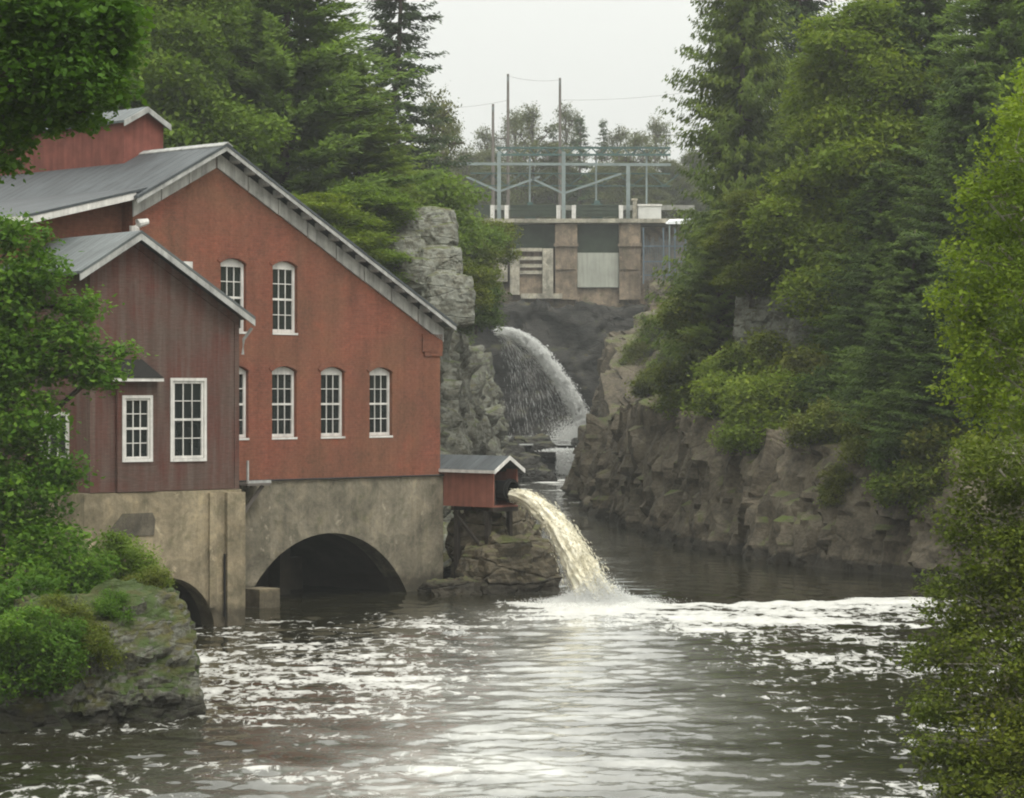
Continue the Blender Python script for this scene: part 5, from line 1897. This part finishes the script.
# ================================================================== HAZE
mb = MB()
mb.box(-300, 300, -55, 612, -3.2, 75)
T = NT('river_haze')
pv = T.new('ShaderNodeVolumePrincipled')
pv.inputs['Color'].default_value = (.93, .96, .95, 1)
pv.inputs['Density'].default_value = .00036
pv.inputs['Anisotropy'].default_value = .0
T.t.links.new(pv.outputs[0], T.out.inputs['Volume'])
hz = mb.build('haze', T.m)
tag(hz, kind='stuff')

# ================================================================== LIGHT, SKY, CAMERA
world = bpy.data.worlds.new('World')
scene.world = world
world.use_nodes = True
nt = world.node_tree
nt.nodes.clear()
wo = nt.nodes.new('ShaderNodeOutputWorld')
bg = nt.nodes.new('ShaderNodeBackground')
sky = nt.nodes.new('ShaderNodeTexSky')
sky.sky_type = 'NISHITA'
sky.sun_disc = False
sun_el, sun_az = R(58), R(150)      # behind the camera, a little to the right
sky.sun_elevation = sun_el
sky.sun_rotation = sun_az
sky.air_density = 1.0
sky.dust_density = 4.0
hs = nt.nodes.new('ShaderNodeHueSaturation')
hs.inputs['Saturation'].default_value = .06
nt.links.new(sky.outputs[0], hs.inputs['Color'])
# overcast: an even layer of grey cloud over the clear sky
cl = nt.nodes.new('ShaderNodeTexNoise')
cl.inputs['Scale'].default_value = 2.2
cl.inputs['Detail'].default_value = 4
tc = nt.nodes.new('ShaderNodeTexCoord')
nt.links.new(tc.outputs['Generated'], cl.inputs['Vector'])
cr = nt.nodes.new('ShaderNodeValToRGB')
cr.color_ramp.elements[0].position = .3
cr.color_ramp.elements[0].color = (7.3, 7.45, 7.05, 1)
cr.color_ramp.elements[1].position = .7
cr.color_ramp.elements[1].color = (8.3, 8.4, 7.95, 1)
nt.links.new(cl.outputs['Fac'], cr.inputs[0])
mx = nt.nodes.new('ShaderNodeMix')
mx.data_type = 'RGBA'
mx.inputs[0].default_value = .85
nt.links.new(hs.outputs[0], mx.inputs[6])
nt.links.new(cr.outputs[0], mx.inputs[7])
# an overcast sky is brighter overhead than at the horizon
sxyz = nt.nodes.new('ShaderNodeSeparateXYZ')
nt.links.new(tc.outputs['Generated'], sxyz.inputs[0])
zr = nt.nodes.new('ShaderNodeMapRange')
zr.inputs['From Min'].default_value = .1
zr.inputs['From Max'].default_value = .9
zr.inputs['To Min'].default_value = .9
zr.inputs['To Max'].default_value = 2.3
nt.links.new(sxyz.outputs[2], zr.inputs['Value'])
mm = nt.nodes.new('ShaderNodeMix')
mm.data_type = 'RGBA'
mm.blend_type = 'MULTIPLY'
mm.clamp_result = False
mm.inputs[0].default_value = 1.0
nt.links.new(mx.outputs[2], mm.inputs[6])
nt.links.new(zr.outputs[0], mm.inputs[7])
nt.links.new(mm.outputs[2], bg.inputs['Color'])
bg.inputs['Strength'].default_value = .12
nt.links.new(bg.outputs[0], wo.inputs['Surface'])

sl = bpy.data.lights.new('sun', 'SUN')
sl.energy = 1.7
sl.angle = R(25)
sl.color = (1, .96, .9)
so = bpy.data.objects.new('sun', sl)
COL.objects.link(so)
# direction towards the sun for NISHITA: rotation is measured from +Y clockwise
sd = Vector((math.sin(sun_az) * math.cos(sun_el), math.cos(sun_az) * math.cos(sun_el), math.sin(sun_el)))
so.rotation_euler = sd.to_track_quat('Z', 'Y').to_euler()

cam = bpy.data.cameras.new('camera')
cam.sensor_width = 36
cam.lens = F / 1024 * 36
cam.shift_y = -(399 - HOR) / 1024
cam.clip_end = 3000
co = bpy.data.objects.new('camera', cam)
COL.objects.link(co)
co.location = (0, 0, EYE)
co.rotation_euler = (R(90), 0, 0)
scene.camera = co

scene.view_settings.view_transform = 'Standard'
scene.view_settings.look = 'None'
scene.view_settings.gamma = 1
scene.view_settings.exposure = 0.15
scene.view_settings.use_curve_mapping = False
scene.cycles.use_denoising = True
scene.cycles.filter_width = 2.0
scene.cycles.max_bounces = 6
scene.cycles.diffuse_bounces = 4
scene.cycles.glossy_bounces = 3
scene.cycles.transmission_bounces = 3
scene.cycles.volume_bounces = 0
scene.cycles.transparent_max_bounces = 4
scene.cycles.use_adaptive_sampling = True
scene.cycles.adaptive_threshold = .02
